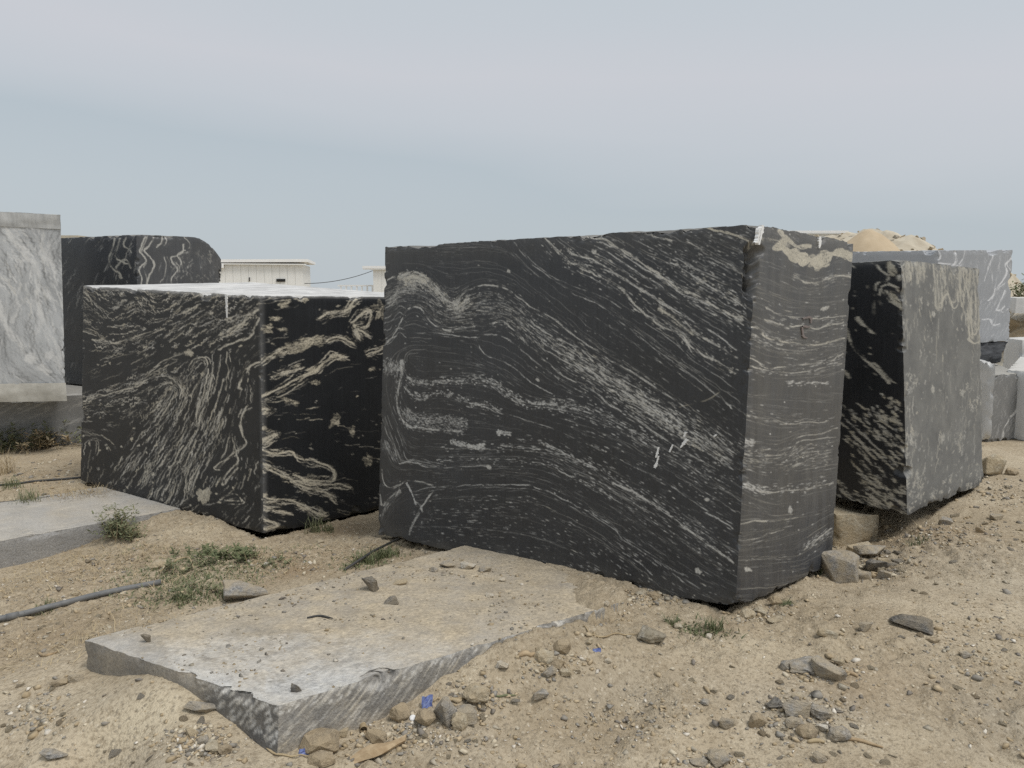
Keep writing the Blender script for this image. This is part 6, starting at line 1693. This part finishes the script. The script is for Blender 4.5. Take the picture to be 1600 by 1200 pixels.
# ----------------------------------------------------------------------------
# white sheds, railing, cable, far roofs
# ----------------------------------------------------------------------------
def shed(name, x0, x1, y0, depth, z1, label, panels, over_l=0.15, over_r=0.15, slope=0.0):
    root = empty(name, ((x0 + x1) / 2, y0, -0.3))
    def loc(o_): o_.parent = root; o_.matrix_parent_inverse = Matrix.Translation((-(x0 + x1) / 2, -y0, 0.3)); return o_
    loc(box('wall', (x0, y0 + 0.03, -0.3), (x1, y0 + depth, z1 - 0.02), M_SHED))
    w = (x1 - x0) / panels
    for i in range(panels):
        loc(box('panel', (x0 + i * w + 0.003, y0 - 0.004 * (i % 2), -0.3), (x0 + (i + 1) * w - 0.003, y0 + 0.028, z1 - 0.04), M_SHED))
    v_, f_ = box_verts((x0 - over_l, y0 - 0.14, z1), (x1 + over_r, y0 + depth + 0.1, z1 + 0.10))
    v_ = [(a0, b0, c0 + slope * (a0 - x0) / (x1 - x0)) for a0, b0, c0 in v_]
    loc(mesh_obj('roof', v_, f_, M_ROOF)); loc(box('fascia', (x0 - over_l + 0.02, y0 - 0.13, z1 - 0.04), (x1 + over_r - 0.05, y0 - 0.09, z1 - 0.003), M_SHED))
    return tag(root, label, 'shed', 'white sheds behind'), loc
s1, loc1 = shed('shed', -12.6, -7.38, 25.0, 2.6, 2.56, 'long white shed behind the cream veined block', 20, 0.2, 0.2, 0.06)
loc1(box('vent', (-8.28, 24.96, 1.93), (-7.98, 24.99, 2.03), M_DARK)); loc1(box('lamp', (-10.22, 24.85, 2.40), (-10.0, 24.99, 2.53), M_ROOF)); loc1(box('pipe_stub', (-9.2, 24.95, 1.95), (-9.17, 24.99, 2.08), M_DARK))
s1.rotation_euler = (0, 0, math.radians(10))
s2, loc2 = shed('shed', -5.42, -2.4, 28.0, 3.0, 2.47, 'small white shed just left of the largest block', 9, 0.38, 0.2, 0.0)
s3, loc3 = shed('shed', -16.2, -12.32, 20.5, 4.0, 3.06, 'beige roofed shed peeking out behind the light grey block', 10, 0.2, 0.1, 0.0)
for ch in s3.children:
    if ch.name.startswith(('roof', 'fascia')): ch.data.materials.clear(); ch.data.materials.append(M_BEIGE)
loc3(box('gutter', (-16.2, 20.1, 2.92), (-12.30, 20.2, 3.0), M_ROOF))
s4, loc4 = shed('shed', 10.0, 13.7, 30.0, 4.0, 3.98, 'far shed whose roof edge shows over the largest block', 10, 0.2, 0.2, 0.0)
a_, b_ = P(476, 443, 25.2), P(582, 423, 28.0)
t_ = np.linspace(0, 1, 16)[:, None]
q = a_ * (1 - t_) + b_ * t_; q[:, 2] -= 0.12 * (4 * t_ * (1 - t_))[:, 0]
tag(tube('cable', q, 0.012, M_HOSE, sides=5), 'thin cable strung between the two white sheds', 'cable')
root = empty('railing', (-6.2, 30.0, -0.3))
def locr(o_): o_.parent = root; o_.matrix_parent_inverse = Matrix.Translation((6.2, -30.0, 0.3))
for i in range(9): locr(box('post', (-7.2 + i * 0.22, 30.0, -0.3), (-7.14 + i * 0.22, 30.06, 1.80), M_ROOF))
locr(box('rail', (-7.3, 30.0 - 0.01, 1.80), (-5.3, 30.08, 1.86), M_ROOF)); locr(box('rail', (-7.3, 29.99, 1.3), (-5.3, 30.07, 1.35), M_ROOF))
tag(root, 'low white railing far behind, left of the small shed', 'railing')

# ----------------------------------------------------------------------------
# heaps behind on the right
# ----------------------------------------------------------------------------
def heap(name, cx, cy, rx, ry, zbase, h, mat, seed, rough, label, cat, n_=64, power=1.0, dome=1.0):
    u_, v_ = np.meshgrid(np.linspace(-1, 1, n_), np.linspace(-1, 1, n_))
    rr = np.hypot(u_, v_)
    z_ = h * np.clip(1 - rr ** dome, 0, 1) ** power * (1 + rough * fbm2(u_, v_, 2.2, 4, seed, 0.6)) + rough * 0.35 * h * np.clip(1 - rr, 0, 0.3) * fbm2(u_, v_, 9, 4, seed + 1, 0.65)
    p_ = np.stack([cx + u_.ravel() * rx, cy + v_.ravel() * ry, zbase + z_.ravel()], -1)
    idx_ = np.arange(n_ * n_).reshape(n_, n_)
    f_ = np.stack([idx_[:-1, :-1], idx_[:-1, 1:], idx_[1:, 1:], idx_[1:, :-1]], -1).reshape(-1, 4)
    return tag(mesh_obj(name, p_, f_, mat, None, True), label, cat), p_
M_SAND = plain_mat('orange_sand', (0.46, 0.365, 0.245), (0.53, 0.43, 0.30), 3, 0.95, 0.2)
M_RUBBLE = plain_mat('pale_rubble_dirt', (0.38, 0.33, 0.25), (0.58, 0.53, 0.43), 1.6, 0.95, 0.7)
heap('sand_pile', 10.8, 21.9, 1.35, 1.4, 2.1, 1.33, M_SAND, 61, 0.05, 'smooth orange sand mound on the rubble behind the right blocks', 'sand pile', dome=1.7)
rp, pts = heap('rubble_pile', 12.3, 24.4, 5.0, 3.6, -0.3, 3.88, M_RUBBLE, 63, 0.2, 'long pale rubble pile behind the sand pile', 'rubble pile', 90, 0.28)
def heap_rocks(parent, pts, n_, smin, smax, seed, mats):
    r = random.Random(seed)
    top = pts[(pts[:, 2] > 0.6) & (pts[:, 1] < pts[:, 1].mean() + 0.4)]
    protos = []
    for i in range(5):
        me_ = stone_mesh(1, 0.8, 0.6, seed * 7 + i, ['block', 'layer', 'block', 'clod', 'flake'][i]); me_.materials.append(mats[i % len(mats)]); protos.append(me_)
    for i in range(n_):
        p_ = top[r.randrange(len(top))]
        o_ = bpy.data.objects.new('rubble_stone', r.choice(protos)); s_ = r.uniform(smin, smax)
        o_.scale = (s_ * r.uniform(0.7, 1.5), s_, s_ * r.uniform(0.5, 1.0)); o_.rotation_euler = (r.uniform(-0.7, 0.7), r.uniform(-0.7, 0.7), r.uniform(0, 6.28)); o_.location = p_
        link(o_, parent)
heap_rocks(rp, pts, 290, 0.04, 0.17, 65, (P_, W_, G_, P_, B_))
rp2, pts2 = heap('rock_pile', 11.3, 14.2, 3.0, 2.0, -0.3, 2.05, M_RUBBLE, 67, 0.4, 'pile of orange and grey quarry rocks at the right edge', 'rock pile', 70, 0.55)
heap_rocks(rp2, pts2, 80, 0.12, 0.5, 69, (P_, G_, W_, B_, M_SAND))
wT = [np.array(q_) for q_ in ((9.3, 12.6, 1.18), (9.2, 12.2, 1.18), (11.2, 12.4, 1.22), (11.2, 13.4, 1.22))]; 
slab_from('stone_slab', [(9.0, 13.2, 1.50), (9.1, 12.9, 1.48), (10.9, 12.7, 1.46), (10.8, 13.5, 1.46)], [(9.0, 13.2, 1.22), (9.1, 12.9, 1.2), (10.9, 12.7, 1.18), (10.8, 13.5, 1.2)], M_WHITE, 'white slab lying high on the rock pile at the right edge', 'stone slab', 71, chip=0.03, zbot=0.02)
slab_from('stone_slab', [(7.15, 10.3, 0.93), (7.05, 9.8, 0.93), (8.6, 9.9, 0.95), (8.6, 11.0, 0.95)], [(7.15, 10.3, -0.2), (7.05, 9.8, -0.2), (8.6, 9.9, -0.2), (8.6, 11.0, -0.2)], M_WHITE, 'white block at the foot of the rock pile at the right edge', 'stone block', 73, chip=0.03)
plant_o = empty('bush', (10.6, 14.2, 1.45))
r = np.random.default_rng(90)
sv, sf, lv, lf = leafy((0, 0, 0), 90, 0.42, 1.6, 0.07, r)
mesh_obj('stem', sv, sf, M_STRAW, plant_o); mesh_obj('foliage', lv, lf, M_GREEN, plant_o)
tag(plant_o, 'green bush on top of the rock pile at the right edge', 'bush')
